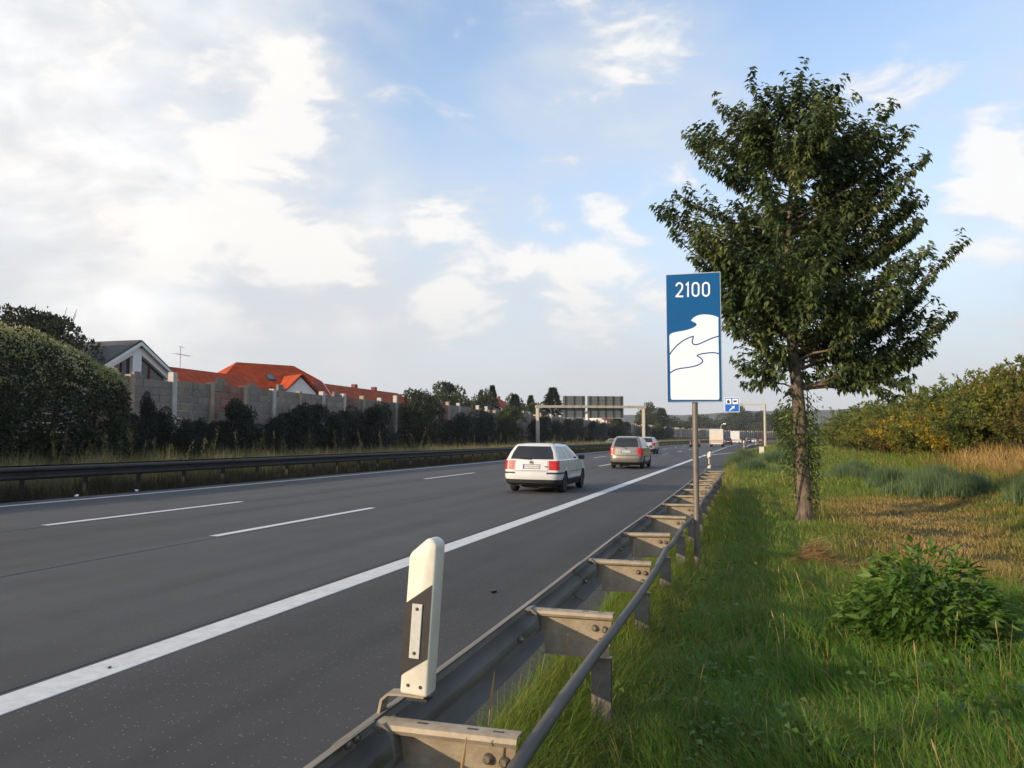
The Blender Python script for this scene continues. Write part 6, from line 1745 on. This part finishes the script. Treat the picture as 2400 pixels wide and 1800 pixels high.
LM['weed2'] = leaf_mat('dry_weed', [(.055,.055,.02), (.10,.09,.035), (.17,.145,.06)], .7, .25)
def weeds():
    """Blue green wormwood like clumps at the foot of the bank: each a plant of its own."""
    rw = np.random.default_rng(55); n = 3400
    q = rw.normal(size=(n, 2))*np.array([.42, .36]); cl = rw.normal(size=(14, 2))*.42; k = rw.integers(0, 14, n); q = q*.45 + cl[k]
    hh = rw.uniform(.30, .92, n)*np.exp(-(q[:, 0]**2+q[:, 1]**2)*.55)
    me = blades_mesh('foliage', np.stack([q[:, 0], q[:, 1], np.full(n, -.03)], -1), hh, rw.uniform(.012, .026, n), rw.uniform(0, 6.283, n), np.abs(rw.normal(.4, .25, n)), np.clip(rw.normal(.25, .16, n), 0, .9), 3, M['worm_weed'])
    st = MB()
    for i in range(22): st.tube([(cl[i % 14, 0], cl[i % 14, 1], 0), (cl[i % 14, 0]+rw.normal()*.1, cl[i % 14, 1]+rw.normal()*.1, rw.uniform(.5, .95))], [.006, .003], 4)
    stm = st.mesh('stem', LM['weed2'])
    G = 'grey green weed clumps at the foot of the bank'
    rng = random.Random(12)
    for (l, s, sc_, lab) in [(6.2, 20.6, 1.0, 'grey green weed clump nearest to the right edge'), (7.3, 21.4, 1.15, 'weed clump cut by the right picture edge'), (5.6, 24.2, .85, 'weed clump between the trodden strip and the dry slope'), (4.9, 26.6, 1.05, 'dark weed clump right of the tree'), (5.6, 29.5, 1.0, 'broad weed clump below the yellow shrub'), (4.6, 31.5, 1.1, 'weed clump in the middle of the verge beyond the tree'), (3.6, 36.0, .95, 'dark low weed clump close to the tree trunk'), (4.4, 39.0, 1.1, 'weed clump below the left part of the bank'),
                              (.2, 44.0, 1.1, 'tall weed clump on the verge left of the tree'), (-.6, 52.0, 1.2, 'weed clump hiding the asphalt edge'), (1.6, 58.0, 1.3, 'weed clump in front of the white marker box'), (-.4, 68.0, 1.4, 'far weed clump where the asphalt widens'), (2.4, 76.0, 1.4, 'far weed clump below the cantilever post')]:
        shrub('weed_clump', lab, 'weed', l, s, me, stm, (sc_, sc_, sc_), rng.uniform(0, 6), G)
LM['weed'] = leaf_mat('weed_leaf', [(.10,.15,.06), (.14,.19,.08), (.19,.23,.11)], .6, .5)
weeds()

def dry_stalks():
    rng = np.random.default_rng(31); mb = MB(); sh_ = MB()
    spots = [(-1.00, 3.05), (-.92, 3.25), (-1.06, 4.9), (-1.02, 4.55), (-.9, 4.7), (-.80, 4.85), (-1.1, 6.6), (-1.0, 7.1), (-.95, 2.55), (-1.1, 2.5)]
    spots += [(rng.uniform(-.5, 2.6), rng.uniform(3.2, 13)) for k in range(44)]
    for (x, s) in spots:
        h = rng.uniform(.38, .92) if x < -.7 else rng.uniform(.22, .50); a = rng.uniform(0, 6.28); q = rng.uniform(.05, .3)*h; z = gz(x, s)
        p = [(x+math.cos(a)*q*t*t, s+math.sin(a)*q*t*t, z+h*t) for t in np.linspace(0, 1, 6)]
        mb.tube(p, [.0024, .0022, .002, .0017, .0014, .001], 5, False)
        if rng.random() < .6: sh_.tube([p[-2], tuple((np.array(p[-2])+np.array(p[-1]))/2), p[-1]], [.002, .006, .0015], 6)
    me = mb.mesh('dry_stalks', M['straw']); tag(link('dry_stalks', me), 'thin dry straw coloured stalks growing through the guard rail', 'stalks', None, 'stuff')
    tag(link('seed_heads', sh_.mesh('seed_heads', M['straw'])), 'small dry seed heads on stalks in the verge', 'stalks', None, 'stuff')
dry_stalks()

def median_growth():
    rng = np.random.default_rng(200)
    def layer(n, s0, s1, hr, wr, segs, lat0, lat1, dry0, name, pw=1.6, gm='wild_grass'):
        s = s0+(s1-s0)*rng.random(n)**pw; x = rng.uniform(lat0, lat1, n)
        t = fbm(x, s, 1.6, 21); keep = rng.random(n) < np.clip(.6+.5*t, .1, 1); x, s, t = x[keep], s[keep], t[keep]
        h = rng.uniform(hr[0], hr[1], len(x))*(1+.35*t)*(.62+.38*sst(-16.9, -18.4, x))
        w = rng.uniform(wr[0], wr[1], len(x))*(.6+s/60)
        dry = np.clip(dry0+.12*t+rng.normal(size=len(x))*.10+.08*sst(30, 70, s), 0, .95)
        P = np.stack([x+off(s), s, ground(x, s)-.02], -1)
        me = blades_mesh('median_grass', P, h, w, rng.uniform(0, 6.283, len(x)), np.abs(rng.normal(.45, .25, len(x))), dry, segs, M[gm])
        tag(link('median_grass', me), name, 'grass', None, 'stuff')
    layer(60000, 9, 85, (.50, 1.22), (.010, .022), 3, -21.2, -17.9, .40, 'tall wild grass on the median behind the dark barrier', 1.3)
    layer(30000, 80, 330, (.7, 1.3), (.02, .03), 2, -21.2, -17.9, .42, 'distant wild grass along the median', 1.4)
    layer(70000, 9, 120, (.22, .78), (.008, .016), 2, -17.9, -16.62, .30, 'weeds coloured dark for the shade under the median barrier', 1.5, 'shade_dark_weeds')
    # plume like weed stalks above the grass
    mb = MB(); PP, DD = [], []
    for k in range(150):
        s = 12+160*rng.random()**1.5; x = rng.uniform(-21, -18.3); h = rng.uniform(1.1, 1.95); z = gz(x, s); a = rng.uniform(0, 6.28); q = rng.uniform(.05, .4)
        p = np.array([(x+float(off(s))+math.cos(a)*q*t*t, s+math.sin(a)*q*t*t, z+h*t-.25*q*t**3) for t in np.linspace(0, 1, 6)])
        mb.tube([tuple(v) for v in p], [.008, .007, .006, .005, .004, .003], 4, False)
        m = 46; f = rng.uniform(.45, 1, m)*5; i = np.minimum(f.astype(int), 4); fr = (f-i)[:, None]; PP.append(p[i]*(1-fr)+p[i+1]*fr+rng.normal(size=(m, 3))*.035); DD.append(p[i+1]-p[i])
    tag(link('weed_stalks', mb.mesh('weed_stalks', LM['weed2'])), 'tall brown weed stalks above the median grass', 'stalks', None, 'stuff')
    P = np.concatenate(PP); D = np.concatenate(DD); D /= np.linalg.norm(D, axis=1, keepdims=True); n = len(P)
    V, F = quads(P, D+runit(rng, n)*.7, runit(rng, n), rng.uniform(.04, .11, n), rng.uniform(.015, .04, n))
    tag(link('weed_plumes', big_mesh('weed_plumes', V, [F], LM['weed2'])), 'feathery seed plumes on the median weed stalks', 'stalks', None, 'stuff')
median_growth()

def rail_foot_moss():
    """Grit and moss where the asphalt ends under the guard rail."""
    rng = np.random.default_rng(66); n = 9000
    s = 1.2+24*rng.random(n)**1.7; x = -1.40 + rng.normal(size=n)*.035
    P = np.stack([x, s, np.full(n, .018)], -1)
    V, F = quads(P, runit(rng, n)+np.array([0, 0, .3]), runit(rng, n), rng.uniform(.008, .03, n), rng.uniform(.006, .02, n))
    tag(link('edge_moss', big_mesh('edge_moss', V, [F], LM['weed2'])), 'dry moss and grit along the asphalt edge under the rail', 'moss', None, 'stuff')
rail_foot_moss()

# ------------------------------------------------------------------ the air
def haze():
    mb = MB(); mb.box(-4200, 4200, -420, 4700, -2.0, 125.0)
    m = bpy.data.materials.new('haze_air'); m.use_nodes = True; N = m.node_tree.nodes; L = m.node_tree.links
    N.remove(N['Principled BSDF'])
    v = N.new('ShaderNodeVolumePrincipled'); v.inputs['Color'].default_value = (.86, .90, .97, 1); v.inputs['Density'].default_value = HAZE; v.inputs['Anisotropy'].default_value = .0
    L.new(v.outputs[0], N['Material Output'].inputs['Volume'])
    tag(mb.build('haze', m), None, None, None, 'stuff')
HAZE = .00013
haze()
